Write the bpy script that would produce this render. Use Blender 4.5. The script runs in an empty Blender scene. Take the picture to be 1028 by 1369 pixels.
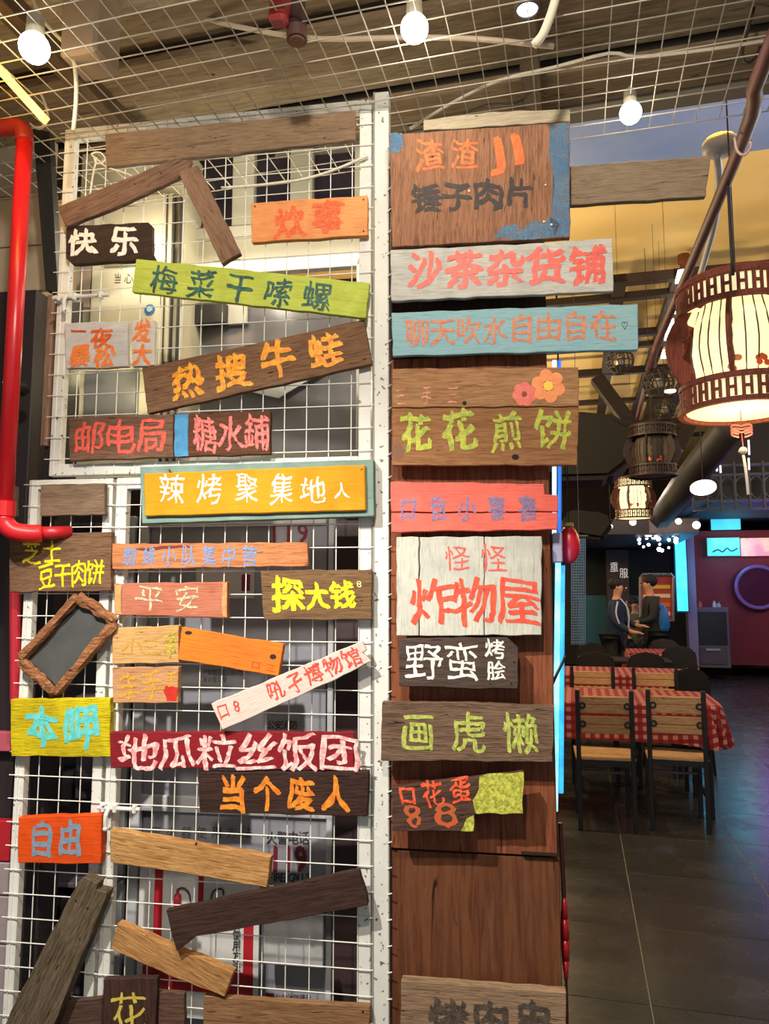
import bpy, bmesh, math, random
from mathutils import Vector as V, Matrix as M4, noise
random.seed(7)
PI = math.pi
SC = bpy.context.scene
COL = SC.collection

# ---------------------------------------------------------------- camera, world, exposure
F = 1000.0                                   # focal length in pixels of the 1028x1369 frame
PITCH = math.radians(6.05)
CAMH = 1.5
cam_d = bpy.data.cameras.new('camera'); cam = bpy.data.objects.new('camera', cam_d); COL.objects.link(cam)
cam_d.sensor_fit = 'VERTICAL'; cam_d.sensor_height = 36; cam_d.lens = F / 1369 * 36
cam_d.clip_start = .05
cam.location = (0, 0, CAMH); cam.rotation_euler = (PI / 2 + PITCH, 0, 0)
SC.camera = cam
SC.view_settings.view_transform = 'Standard'; SC.view_settings.look = 'None'
SC.view_settings.gamma = 1; SC.view_settings.use_curve_mapping = False
SC.view_settings.exposure = 0.0
wd = bpy.data.worlds.new('world'); SC.world = wd; wd.use_nodes = True
bg = wd.node_tree.nodes['Background']; bg.inputs[0].default_value = (.92, .95, 1.0, 1); bg.inputs[1].default_value = 0.40

def lin(h):
    if not isinstance(h, str): return tuple(h) + (1,) if len(h) == 3 else h
    h = h.lstrip('#'); c = [int(h[i:i + 2], 16) / 255 for i in (0, 2, 4)]
    return tuple(x / 12.92 if x <= .04045 else ((x + .055) / 1.055) ** 2.4 for x in c) + (1,)

def lamp(name, loc, energy, color='#ffffff', kind='POINT', size=.05, target=None, angle=60, blend=.3, sx=1, sy=1):
    l = bpy.data.lights.new(name, kind); l.energy = energy; l.color = lin(color)[:3]
    o = bpy.data.objects.new(name, l); COL.objects.link(o); o.location = loc
    if kind == 'AREA': l.shape = 'RECTANGLE'; l.size = sx; l.size_y = sy
    else: l.shadow_soft_size = size
    if kind == 'SPOT': l.spot_size = math.radians(angle); l.spot_blend = blend
    if target is not None: o.rotation_euler = (V(target) - V(loc)).to_track_quat('-Z', 'Y').to_euler()
    return o

lamp('key_and_fill_spot', (-1.0, .70, 2.86), 345, '#fff6ea', 'SPOT', .018, (-.22, 2.15, .22), 70, .75)
lamp('key_and_fill_spot', (-.1, .30, 2.88), 135, '#fff0dc', 'SPOT', .05, (.2, 2.2, 1.85), 114, .6)  # added fill spot to brighten the upper signs, no fixture there
for x_, y_, z_, e_ in ((-.75, 5.2, 2.9, 105), (-.9, 8.6, 2.9, 105), (-1.2, 12.3, 2.6, 70), (3.3, 4.4, 2.9, 105), (4.0, 7.6, 2.9, 90), (4.2, 10.5, 2.7, 50)):
    lamp('hall_fill', (x_ + y_ * .25, y_ * .97, z_), e_, '#ffe2b0', 'POINT', .12)  # added lamps kept out of view, lifting the yellow ceiling and hall
lamp('band_fill', (2.3, 3.2, 3.5), 26, '#cfe0ff', 'POINT', .1)  # added cool lamp to brighten the blue ceiling band
# ---------------------------------------------------------------- pixel helpers
CT, ST = math.cos(PITCH), math.sin(PITCH)
CAM = V((0, 0, CAMH))
def ray(px, py):
    v = (684.5 - py) / F
    return V(((px - 514) / F, CT - v * ST, ST + v * CT))
B = math.radians(8.7)                         # the grid wall recedes to the left
MP = M4.Translation((0.0, 2.1, 0)) @ M4.Rotation(-B, 4, 'Z')   # panel frame: x right, y away, z up
MPi = MP.inverted()
A = math.radians(14.3)                        # the hall runs off to the right
MH = M4.Rotation(-A, 4, 'Z'); MHi = MH.inverted()
def onplane(px, py, Mi, y):
    o = Mi @ CAM; d = Mi.to_3x3() @ ray(px, py)
    p = o + d * ((y - o.y) / d.y)
    return p
def PP(px, py, y=0.0): return onplane(px, py, MPi, y)        # local panel coords at depth y
def HP(px, py, w): return onplane(px, py, MHi, w)            # local hall coords at depth w
def HZ(px, py, z):
    d = MHi.to_3x3() @ ray(px, py); return V((0, 0, CAMH)) + d * ((z - CAMH) / d.z)

# ---------------------------------------------------------------- materials
MC = {}
def new_mat(name):
    m = bpy.data.materials.new(name); m.use_nodes = True
    nt = m.node_tree; return m, nt, nt.nodes['Principled BSDF']
def N(nt, t, **k):
    n = nt.nodes.new(t)
    for a, b in k.items(): setattr(n, a, b)
    return n
def mixrgb(nt, f, a, b, mode='MIX'):
    n = N(nt, 'ShaderNodeMix', data_type='RGBA', blend_type=mode)
    for s, x in ((0, f), (6, a), (7, b)):
        if hasattr(x, 'links') or isinstance(x, bpy.types.NodeSocket): nt.links.new(x, n.inputs[s])
        elif s == 0: n.inputs[0].default_value = x
        else: n.inputs[s].default_value = lin(x)
    return n.outputs[2]
def ramp(nt, src, stops):
    n = N(nt, 'ShaderNodeValToRGB'); nt.links.new(src, n.inputs[0])
    e = n.color_ramp.elements
    while len(e) < len(stops): e.new(.5)
    for i, (p, c) in enumerate(stops): e[i].position = p; e[i].color = lin(c) if isinstance(c, str) else (c, c, c, 1)
    return n.outputs[0]
def noise_n(nt, vec, scale, detail=4, dist=0, rough=.6):
    n = N(nt, 'ShaderNodeTexNoise'); n.inputs['Scale'].default_value = scale; n.inputs['Detail'].default_value = detail
    n.inputs['Distortion'].default_value = dist; n.inputs['Roughness'].default_value = rough
    nt.links.new(vec, n.inputs['Vector']); return n.outputs[0]
def mapped(nt, scale=(1, 1, 1), loc=(0, 0, 0)):
    tc = N(nt, 'ShaderNodeTexCoord'); mp = N(nt, 'ShaderNodeMapping'); nt.links.new(tc.outputs['Object'], mp.inputs[0])
    mp.inputs['Scale'].default_value = scale; mp.inputs['Location'].default_value = loc; return mp.outputs[0]
def bump(nt, b, h, strength=.3, dist=.002):
    n = N(nt, 'ShaderNodeBump'); n.inputs['Strength'].default_value = strength; n.inputs['Distance'].default_value = dist
    nt.links.new(h, n.inputs['Height']); nt.links.new(n.outputs[0], b.inputs['Normal'])

def plain(c, rough=.5, metal=0, c2=None, sc=30, bmp=0, spots=None):
    """paint, metal, cloth: a colour with a little variation"""
    key = ('p', c, rough, metal, c2, sc, bmp, spots)
    if key in MC: return MC[key]
    m, nt, b = new_mat('painted'); vec = mapped(nt)
    n1 = noise_n(nt, vec, sc, 4)
    col = ramp(nt, n1, [(.35, c), (.68, c2 or c)])
    if spots:
        n2 = noise_n(nt, vec, 70, 2, 0, .5); col = mixrgb(nt, ramp(nt, n2, [(.66, 0.0), (.69, 1.0)]), col, spots)
    nt.links.new(col, b.inputs['Base Color'])
    b.inputs['Roughness'].default_value = rough; b.inputs['Metallic'].default_value = metal
    if bmp: bump(nt, b, noise_n(nt, vec, sc * 4, 3), bmp, .001)
    MC[key] = m; return m

def wood(c1, c2, axis='x', paint=None, paint2=None, wear=.35, rough=.72, bmp=.6, seed=0, sc=1.0, patches=None):
    """bare or painted timber: stretched grain along an axis, cracks, worn paint"""
    key = ('w', c1, c2, axis, paint, paint2, wear, rough, bmp, seed, sc, patches)
    if key in MC: return MC[key]
    m, nt, b = new_mat('timber')
    s = {'x': (1.6, 14, 22), 'z': (22, 14, 1.6), 'y': (22, 1.6, 22)}[axis]
    s = tuple(q * sc for q in s)
    vec = mapped(nt, s, (seed * 3.1, seed * 1.7, seed * 2.3)); vo = mapped(nt, (1, 1, 1), (seed * 1.3, 0, seed))
    g1 = noise_n(nt, vec, 2.6, 8, 1.2, .68); g2 = noise_n(nt, vec, 11, 5, .5, .7)
    col = ramp(nt, g1, [(.28, c2), (.5, c1), (.62, c1), (.78, c2)])
    col = mixrgb(nt, ramp(nt, g2, [(.36, .85), (.55, 0.0)]), col, c2)
    col = mixrgb(nt, ramp(nt, noise_n(nt, vo, 7, 3, .5), [(.4, 0.0), (.75, .3)]), col, c2)
    crk = ramp(nt, noise_n(nt, vec, 5.5, 3, 2.0, .5), [(.29, .9), (.335, 0.0)])
    col = mixrgb(nt, crk, col, '#1c120c')
    if paint:
        pc = mixrgb(nt, ramp(nt, noise_n(nt, vo, 9, 4, .8), [(.35, 0.0), (.65, 1.0)]), paint, paint2 or paint)
        pc = mixrgb(nt, ramp(nt, g2, [(.3, .45), (.5, 0.0)]), pc, c2)
        mx = N(nt, 'ShaderNodeMath', operation='ADD'); nt.links.new(g1, mx.inputs[0])
        n5 = noise_n(nt, vo, 14, 6, 0, .7); ml = N(nt, 'ShaderNodeMath', operation='MULTIPLY'); nt.links.new(n5, ml.inputs[0]); ml.inputs[1].default_value = .9
        nt.links.new(ml.outputs[0], mx.inputs[1])
        t = .58 + .5 * wear
        col = mixrgb(nt, ramp(nt, mx.outputs[0], [(t - .03, 0.0), (t + .05, 1.0)]), col, pc)
    if patches:
        f = ramp(nt, noise_n(nt, vo, 6, 5, .5), [(.52, 0.0), (.6, .8)]); col = mixrgb(nt, f, col, patches)
    nt.links.new(col, b.inputs['Base Color']); b.inputs['Roughness'].default_value = rough
    b.inputs['Specular IOR Level'].default_value = .14
    h = N(nt, 'ShaderNodeMath', operation='SUBTRACT'); nt.links.new(g1, h.inputs[0]); nt.links.new(crk, h.inputs[1])
    h2 = N(nt, 'ShaderNodeMath', operation='ADD'); nt.links.new(h.outputs[0], h2.inputs[0]); nt.links.new(g2, h2.inputs[1])
    bump(nt, b, h2.outputs[0], bmp, .004)
    MC[key] = m; return m

def paintmat(c, c2=None, rough=.45, sc=60, holes=0):
    """brush lettering: two colours streaked, optionally rubbed through to nothing"""
    key = ('l', c, c2, rough, sc, holes)
    if key in MC: return MC[key]
    m, nt, b = new_mat('brush_paint'); vec = mapped(nt, (1, 1, 1.0))
    col = ramp(nt, noise_n(nt, vec, sc, 4, .6), [(.38, c), (.6, c2 or c)])
    nt.links.new(col, b.inputs['Base Color']); b.inputs['Roughness'].default_value = rough
    bump(nt, b, noise_n(nt, vec, 260, 3), .5, .001)
    if holes:
        a = ramp(nt, noise_n(nt, mapped(nt, (1, 1, 1.6)), 170, 3, 0, .6), [(holes - .03, 0.0), (holes + .03, 1.0)]); nt.links.new(a, b.inputs['Alpha'])
    MC[key] = m; return m

def glow(c, s, c2=None, sc=20):
    key = ('g', c, s, c2, sc)
    if key in MC: return MC[key]
    m, nt, b = new_mat('glowing'); b.inputs['Base Color'].default_value = lin(c)
    b.inputs['Emission Color'].default_value = lin(c); b.inputs['Emission Strength'].default_value = s
    if c2:
        col = ramp(nt, noise_n(nt, mapped(nt), sc, 3), [(.4, c), (.62, c2)])
        nt.links.new(col, b.inputs['Emission Color'])
    MC[key] = m; return m

def gingham(p=.03, red='#7c0f13', mid='#902226', light='#bc8880'):
    key = ('gh', p, red)
    if key in MC: return MC[key]
    m, nt, b = new_mat('gingham')
    tc = N(nt, 'ShaderNodeTexCoord'); sx = N(nt, 'ShaderNodeSeparateXYZ'); nt.links.new(tc.outputs['Object'], sx.inputs[0])
    def stripe(sock):
        d = N(nt, 'ShaderNodeMath', operation='MULTIPLY'); nt.links.new(sock, d.inputs[0]); d.inputs[1].default_value = 1 / (2 * p)
        f = N(nt, 'ShaderNodeMath', operation='FRACT'); nt.links.new(d.outputs[0], f.inputs[0])
        g = N(nt, 'ShaderNodeMath', operation='GREATER_THAN'); nt.links.new(f.outputs[0], g.inputs[0]); g.inputs[1].default_value = .52
        return g.outputs[0]
    ad = N(nt, 'ShaderNodeMath', operation='ADD'); nt.links.new(sx.outputs[1], ad.inputs[0]); nt.links.new(sx.outputs[2], ad.inputs[1])
    s = N(nt, 'ShaderNodeMath', operation='ADD'); nt.links.new(stripe(sx.outputs[0]), s.inputs[0]); nt.links.new(stripe(ad.outputs[0]), s.inputs[1])
    h = N(nt, 'ShaderNodeMath', operation='MULTIPLY'); nt.links.new(s.outputs[0], h.inputs[0]); h.inputs[1].default_value = .5
    nt.links.new(ramp(nt, h.outputs[0], [(.2, red), (.5, mid), (.9, light)]), b.inputs['Base Color'])
    b.inputs['Roughness'].default_value = .8
    MC[key] = m; return m

def glass(c='#8c9094', rough=.08, alpha=.35):
    key = ('gl', c, rough, alpha)
    if key in MC: return MC[key]
    m, nt, b = new_mat('window_glass'); b.inputs['Base Color'].default_value = lin(c)
    b.inputs['Roughness'].default_value = rough; b.inputs['Alpha'].default_value = alpha
    b.inputs['Specular IOR Level'].default_value = .8
    MC[key] = m; return m

# ---------------------------------------------------------------- mesh builder
def link(name, me, mat, parent, Mx):
    o = bpy.data.objects.new(name, me); COL.objects.link(o)
    if mat is not None and not me.materials: me.materials.append(mat)
    if parent is not None: o.parent = parent
    if Mx is not None: o.matrix_world = Mx if parent is None else o.matrix_world
    if Mx is not None and parent is not None: o.matrix_local = Mx
    return o
class MB:
    def __init__(s): s.bm = bmesh.new()
    def box(s, a, b, rot=None, at=None):
        c = (V(a) + V(b)) / 2; d = V([abs(b[i] - a[i]) for i in range(3)])
        Mx = M4.Translation(at if at is not None else c)
        if rot is not None: Mx = Mx @ rot.to_4x4()
        bmesh.ops.create_cube(s.bm, size=1, matrix=Mx @ M4.Diagonal(d.to_4d()))
        return s
    def bar(s, p, q, w, h=None, up=(0, 0, 1)):
        p, q = V(p), V(q); d = q - p; L = d.length; z = d.normalized()
        u = V(up); u = (u - z * u.dot(z));
        if u.length < 1e-4: u = V((0, 1, 0)) - z * z.y
        u.normalize(); x = u.cross(z)
        R = M4((x, u, z)).transposed().to_4x4() if False else M4(((x.x, u.x, z.x, 0), (x.y, u.y, z.y, 0), (x.z, u.z, z.z, 0), (0, 0, 0, 1)))
        bmesh.ops.create_cube(s.bm, size=1, matrix=M4.Translation((p + q) / 2) @ R @ M4.Diagonal((w, h or w, L, 1)))
        return s
    def cyl(s, p, q, r, seg=12, r2=None):
        p, q = V(p), V(q); d = q - p
        R = d.to_track_quat('Z', 'Y').to_matrix().to_4x4()
        bmesh.ops.create_cone(s.bm, cap_ends=True, segments=seg, radius1=r, radius2=r if r2 is None else r2, depth=d.length, matrix=M4.Translation((p + q) / 2) @ R)
        return s
    def sph(s, c, r, seg=16, sc=(1, 1, 1)):
        bmesh.ops.create_uvsphere(s.bm, u_segments=seg, v_segments=max(6, seg // 2), radius=r, matrix=M4.Translation(c) @ M4.Diagonal((sc[0], sc[1], sc[2], 1)))
        return s
    def lathe(s, prof, seg=24, c=(0, 0, 0), close=False):
        c = V(c); rings = []
        for r, z in prof:
            rings.append([s.bm.verts.new(c + V((r * math.cos(2 * PI * i / seg), r * math.sin(2 * PI * i / seg), z))) for i in range(seg)])
        rr = list(zip(rings, rings[1:])) + ([(rings[-1], rings[0])] if close else [])
        for a, b in rr:
            for i in range(seg): s.bm.faces.new((a[i], a[(i + 1) % seg], b[(i + 1) % seg], b[i]))
        return s
    def tube(s, pts, r, seg=8, smooth=3):
        P = [V(p) for p in pts]
        if smooth > 1 and len(P) > 2:
            Q = []
            for i in range(len(P) - 1):
                p0, p1, p2, p3 = P[max(i - 1, 0)], P[i], P[i + 1], P[min(i + 2, len(P) - 1)]
                for k in range(smooth):
                    t = k / smooth
                    Q.append(.5 * ((2 * p1) + (p2 - p0) * t + (2 * p0 - 5 * p1 + 4 * p2 - p3) * t * t + (3 * p1 - p0 - 3 * p2 + p3) * t ** 3))
            P = Q + [P[-1]]
        rings = []; prev = None
        for i, p in enumerate(P):
            d = (P[min(i + 1, len(P) - 1)] - P[max(i - 1, 0)]).normalized()
            u = V((0, 0, 1)) if prev is None else prev
            u = u - d * u.dot(d)
            if u.length < 1e-3: u = V((1, 0, 0)) - d * d.x
            u.normalize(); prev = u; v = d.cross(u)
            rings.append([s.bm.verts.new(p + (u * math.cos(2 * PI * k / seg) + v * math.sin(2 * PI * k / seg)) * r) for k in range(seg)])
        for a, b in zip(rings, rings[1:]):
            for k in range(seg): s.bm.faces.new((a[k], a[(k + 1) % seg], b[(k + 1) % seg], b[k]))
        s.bm.faces.new(rings[0][::-1]); s.bm.faces.new(rings[-1])
        return s
    def prism(s, pts, y0, y1):
        """outline in (x, z), from depth y0 (front) to y1"""
        a = [s.bm.verts.new((x, y0, z)) for x, z in pts]; b = [s.bm.verts.new((x, y1, z)) for x, z in pts]
        n = len(pts)
        f = s.bm.faces.new(a); s.bm.faces.new(b[::-1])
        for i in range(n): s.bm.faces.new((a[i], b[i], b[(i + 1) % n], a[(i + 1) % n]))
        return f
    def bevel(s, w, seg=1):
        bmesh.ops.recalc_face_normals(s.bm, faces=s.bm.faces)
        ed = [e for e in s.bm.edges if len(e.link_faces) == 2 and e.calc_face_angle(0) > .6]
        bmesh.ops.bevel(s.bm, geom=ed, offset=w, segments=seg, affect='EDGES', clamp_overlap=True)
        return s
    def mesh(s, name, smooth=False):
        bmesh.ops.recalc_face_normals(s.bm, faces=s.bm.faces)
        me = bpy.data.meshes.new(name); s.bm.to_mesh(me); s.bm.free()
        if smooth: me.shade_smooth()
        return me
    def build(s, name, mat, parent=None, Mx=None, smooth=False):
        return link(name, s.mesh(name, smooth), mat, parent, Mx)

def tag(o, label=None, cat=None, group=None, kind=None):
    if label: o['label'] = label
    if cat: o['category'] = cat
    if group: o['group'] = group
    if kind: o['kind'] = kind
    return o
def empty(name, Mx, label=None, cat=None, group=None):
    o = bpy.data.objects.new(name, None); COL.objects.link(o); o.matrix_world = Mx; o.empty_display_size = .1
    return tag(o, label, cat, group)
def struct(name, mb, mat, Mx=None, **k):
    o = mb.build(name, mat, None, Mx, **k); o['kind'] = 'structure'; return o
def dup(root, Mx, label=None, group=None, parent=None):
    r = root.copy(); COL.objects.link(r)
    if parent is not None: r.parent = parent; r.matrix_local = Mx
    else: r.matrix_world = Mx
    if label: r['label'] = label
    if group: r['group'] = group
    for ch in list(root.children):
        c = ch.copy(); COL.objects.link(c); c.parent = r
        for g in list(ch.children):
            d = g.copy(); COL.objects.link(d); d.parent = c
    return r
T = M4.Translation

# ---------------------------------------------------------------- glyphs (brush lettering)
GL = {}
def load_glyphs(chars):
    obs = []
    for c in chars:
        cu = bpy.data.curves.new('glyph', 'FONT'); cu.body = c; cu.size = 1; cu.resolution_u = 2
        o = bpy.data.objects.new('glyph', cu); COL.objects.link(o); obs.append((c, o))
    dg = bpy.context.evaluated_depsgraph_get()
    for c, o in obs:
        me = bpy.data.meshes.new_from_object(o.evaluated_get(dg))
        bm = bmesh.new(); bm.from_mesh(me); bmesh.ops.remove_doubles(bm, verts=bm.verts, dist=1e-4)
        bmesh.ops.dissolve_limit(bm, angle_limit=.01, verts=bm.verts, edges=bm.edges)
        for _ in range(2):
            ed = [e for e in bm.edges if e.calc_length() > .11]
            if ed: bmesh.ops.subdivide_edges(bm, edges=ed, cuts=1)
        bmesh.ops.triangulate(bm, faces=[f for f in bm.faces if len(f.verts) > 4])
        xs = [v.co.x for v in bm.verts]
        cjk = ord(c) > 0x2000
        cx, cy = (.5, .38) if cjk else ((min(xs) + max(xs)) / 2, .35)
        bm.verts.index_update()
        GL[c] = ([(v.co.x - cx, v.co.y - cy) for v in bm.verts], [[v.index for v in f.verts] for f in bm.faces])
        bm.free(); bpy.data.objects.remove(o); bpy.data.meshes.remove(me)
def letter_mesh(items, wob=.03):
    """items: (char, weight, x, z, w, h, rot)"""
    vs, fs = [], []
    ex = []
    for (c, wt, x, z, w, h, rot) in items:        # bolder strokes: laid down again, a little shifted
        sd = random.random() * 100; sh = random.uniform(-.08, .08); ex.append((c, x, z, w, h, rot, 0, sd, sh))
        if wt >= .02: ex.append((c, x + w * .034, z - h * .022, w, h, rot, 1, sd, sh))
        if wt >= .03: ex.append((c, x - w * .022, z + h * .034, w, h, rot, 2, sd, sh)); ex.append((c, x - w * .03, z - h * .03, w, h, rot, 3, sd, sh))
    for (c, x, z, w, h, rot, lay, sd, sh) in ex:
        pv, pf = GL[c]; b0 = len(vs); k = 1.03
        cr, sr = math.cos(rot), math.sin(rot)
        for (a, b) in pv:
            n1 = noise.noise_vector(V((a * 2.2, b * 2.2, sd))); n2 = noise.noise_vector(V((a * 11, b * 11, sd + 9)))
            a2 = a + n1.x * wob * 2.2 + n2.x * wob * .9 + b * sh * .4; b2 = b + n1.y * wob * 2.2 + n2.y * wob * .9 + a * sh
            a2 *= w * k; b2 *= h * k
            vs.append((x + a2 * cr - b2 * sr, -.00012 * lay, z + a2 * sr + b2 * cr))
        fs += [[b0 + i for i in f] for f in pf]
    me = bpy.data.meshes.new('lettering'); me.from_pydata(vs, [], fs)
    return me

# ---------------------------------------------------------------- boards on the grid
def outline(P, wob, step=.02):
    out = []; n = len(P)
    for i in range(n):
        a, b = V(P[i]), V(P[(i + 1) % n]); L = (b - a).length; k = max(1, int(L / step))
        for j in range(k):
            p = a.lerp(b, j / k); w = 0 if j == 0 else wob
            out.append((p.x + noise.noise(V((p.x * 30, p.y * 30, 3.3))) * w, p.y + noise.noise(V((p.x * 22, p.y * 22, 8.8))) * w))
    return out
BOARDS = {}
def chars_on(root, its, wb, m, y):
    for (c, wt, x, z, w, h, rot) in its:          # each painted character its own part
        link('painted_character', letter_mesh([(c, wt, 0, 0, w, h, 0)], wb), m, root, M4.Translation((x, y, z)) @ M4.Rotation(-rot, 4, 'Y'))
def board(key, label, pts, mat, off=.008, th=.018, lines=(), name='painted_sign', cat='sign', group=None, wob=.003, nails=(), planks=None, extra=None, roll=None, bname='board'):
    """pts: front outline in photo pixels, clockwise from top left, lying on the front plane of the board; off: gap behind it"""
    yf = -(off + th)
    W = [PP(x, y, yf) for x, y in pts]
    c = sum(W, V()) / len(W)
    d = W[1] - W[0]; ang = math.atan2(d.z, d.x) if roll is None else roll
    loc = M4.Translation((c.x, -off, c.z)) @ M4.Rotation(-ang, 4, 'Y')
    li = loc.inverted()
    def L(px, py):
        q = li @ PP(px, py, yf); return (q.x, q.z)
    root = empty(name, MP @ loc, label, cat, group)
    for i, pl in enumerate(planks or [(pts, mat)]):
        P2 = [L(x, y) for x, y in pl[0]]
        mb = MB(); mb.prism(outline(P2, wob), -th, 0); mb.bevel(.0016)
        mb.build(bname if not planks else 'plank', pl[1] or mat, root)
    for ln in lines:
        txt, x0, y0, x1, y1, w, h, m = ln[:8]; wt = ln[8] if len(ln) > 8 else .02; wb = ln[9] if len(ln) > 9 else .03
        its = []; n = len(txt)
        a, b = L(x0, y0), L(x1, y1)
        rot = math.atan2(b[1] - a[1], b[0] - a[0]) if n > 1 and abs(x1 - x0) > abs(y1 - y0) else 0
        sc_ = (V(L(x0 + 10, y0)) - V(L(x0, y0))).length / 10
        for i, ch in enumerate(txt):
            t = i / max(1, n - 1)
            if ch == ' ': continue
            its.append((ch, wt, a[0] + (b[0] - a[0]) * t, a[1] + (b[1] - a[1]) * t, w * sc_ * random.uniform(.94, 1.05), h * sc_ * random.uniform(.94, 1.05), rot + random.uniform(-.05, .05)))
        chars_on(root, its, wb, m, -th - .0008)
    for (x, y) in nails:
        q = L(x, y); MB().cyl((q[0], -th - .002, q[1]), (q[0], -th + .004, q[1]), .0025, 8).build('nail', plain('#3a2c24', .5, .6), root)
    if extra: extra(root, L, th)
    BOARDS[key] = root
    return root
def blob(root, L, th, pts, m, name='paint_patch', dy=.0004, wob=.004):
    P2 = outline([L(x, y) for x, y in pts], wob, .008)
    bm = bmesh.new(); bm.faces.new([bm.verts.new((x, -th - dy, z)) for x, z in P2]); bmesh.ops.triangulate(bm, faces=bm.faces)
    me = bpy.data.meshes.new(name); bm.to_mesh(me); bm.free(); return link(name, me, m, root, None)
def disc(cx, cy, rx, ry, n=14, a0=0): return [(cx + rx * math.cos(a0 + 2 * PI * i / n), cy + ry * math.sin(a0 + 2 * PI * i / n)) for i in range(n)]
def flower(petals, cx, cy, r, pr, cp, cc, cr):
    def f(root, L, th):
        for i in range(petals):
            a = 2 * PI * i / petals + .3
            blob(root, L, th, disc(cx + r * math.cos(a), cy + r * math.sin(a), pr, pr), cp, 'petal_paint', .0006 + .0001 * i, .001)
        blob(root, L, th, disc(cx, cy, cr, cr), cc, 'flower_centre_paint', .0016, .001)
    return f

TXT = '炊事快、乐梅菜干嗦螺一夜暴松发大热搜牛蛙邮电局糖水鋪辣烤聚集地人芝士豆干肉饼蜘蛛小队集中营平安探大钱本呷吼孑博物馆口哈地瓜粒丝饭团当个废人自由艺花渣锤子肉片JI沙茶杂货铺聊天吹水自由自在花花煎饼怪炸物屋野蛮烤脍画虎懒口花蛋8烤肉串当心火警电话119FIRECALLS灭器使用方法消防栓重服♡朵:三丰手公安提示XSMENU红日素喜严禁圈占埋压报'
load_glyphs(sorted(set(TXT)))

# ================================================================ THE SETTING
def HB(name, a, b, mat, **k): return struct(name, MB().box(a, b), mat, MH, **k)
# floor: base slab with separate large tiles
fl = HB('floor', (-3.2, -1.2, -.06), (5.4, 17.2, -.0025), plain('#8a8672', .6))
tm, nt, b = new_mat('polished_tile'); vec = mapped(nt)
oi = N(nt, 'ShaderNodeObjectInfo')
c_ = ramp(nt, noise_n(nt, mapped(nt, (1.2, 3, 1)), 1.6, 6, .6, .6), [(.25, '#2d2f2e'), (.5, '#393937'), (.75, '#464540')])
nt.links.new(c_, b.inputs['Base Color'])
nt.links.new(ramp(nt, noise_n(nt, vec, 5, 6, .4), [(.3, .2), (.7, .32)]), b.inputs['Roughness'])
bump(nt, b, noise_n(nt, vec, 5, 3), .04, .003)
gx = HZ(846, 1210, 0).x; TS = .66
tile = MB().box((-TS / 2 + .002, -TS / 2 + .002, -.005), (TS / 2 - .002, TS / 2 - .002, 0)).bevel(.001).mesh('floor_tile')
tile.materials.append(tm)
for i in range(-5, 6):
    for j in range(-1, 23):
        o = bpy.data.objects.new('floor_tile', tile); COL.objects.link(o); o.parent = fl
        o.location = (gx + TS * (i + .5), 1.9 + TS * j - .5, 0) 

YEL = plain('#dfc17c', .75, 0, '#e4ca8c', 1.6, .15)
BLU = plain('#6a86c4', .75, 0, '#7c92c4', 2)
HC = 4.2
HB('ceiling', (-3.2, 4.78, HC), (5.4, 17.2, HC + .08), YEL)
HB('ceiling_blue_band', (-3.2, 2.66, HC), (5.4, 4.78, HC + .08), BLU)
HB('wall_right', (5.4, -1.2, 0), (5.48, 17.2, HC), plain('#4a2830', .7))
HB('wall_left', (-3.28, -1.2, 0), (-3.2, 17.2, HC), plain('#b8aa92', .75))
HB('wall_back', (-3.2, 17.2, 0), (5.4, 17.28, HC), plain('#2a211d', .8))
HB('trim_ceiling_fascia', (-3.2, 2.60, 3.2), (5.4, 2.66, HC + .08), plain('#7c7464', .8))
# the low ceiling over the camera: planks in steps above a wire mesh
lc = HB('ceiling_low', (-3.2, -1.2, 3.42), (5.4, 2.60, 3.5), plain('#4a3d30', .9))
CP = [wood(a, b_, 'x', wear=.2, seed=i, bmp=.25, sc=.5) for i, (a, b_) in enumerate([('#8f7c62', '#6e5c46'), ('#7d6c55', '#5d4d3b'), ('#9a8a70', '#77674f')])]
for k in range(13):
    w0 = .12 + k * .19
    z = 3.22 + (.05 if k % 2 else 0)
    MB().box((-3.1, w0, z), (5.3, w0 + .185, z + .03)).bevel(.003).build('ceiling_plank', CP[k % 3], lc)
for r in (-1.55, -.1, 1.5):
    MB().box((r - .03, .1, 3.15), (r + .03, 2.58, 3.22)).bevel(.003).build('ceiling_batten', wood('#6a5844', '#4a3c2e', 'y', seed=5), lc)

# wire mesh slung under the low ceiling
ZM = 2.93
cm = empty('ceiling_wire_mesh', MH @ T((0, 1.2, ZM)), 'white welded wire mesh slung flat below the brown plank ceiling', 'wire mesh')
cw = plain('#b4ad9c', .5)
rng = (-2.7, 2.5)
me1 = MB().bar((rng[0], 0, 0), (rng[1], 0, 0), .0026).mesh('wire'); me1.materials.append(cw)
me2 = MB().bar((0, -1.1, .004), (0, 1.12, .004), .0026).mesh('wire'); me2.materials.append(cw)
for k in range(34):
    w = -1.1 + k * .0672
    o = bpy.data.objects.new('wire', me1); COL.objects.link(o); o.parent = cm; o.location = (0, w, .003 * math.sin(k * 1.7))
for k in range(78):
    r = rng[0] + k * .0672
    o = bpy.data.objects.new('wire', me2); COL.objects.link(o); o.parent = cm; o.location = (r, 0, 0)

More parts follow.
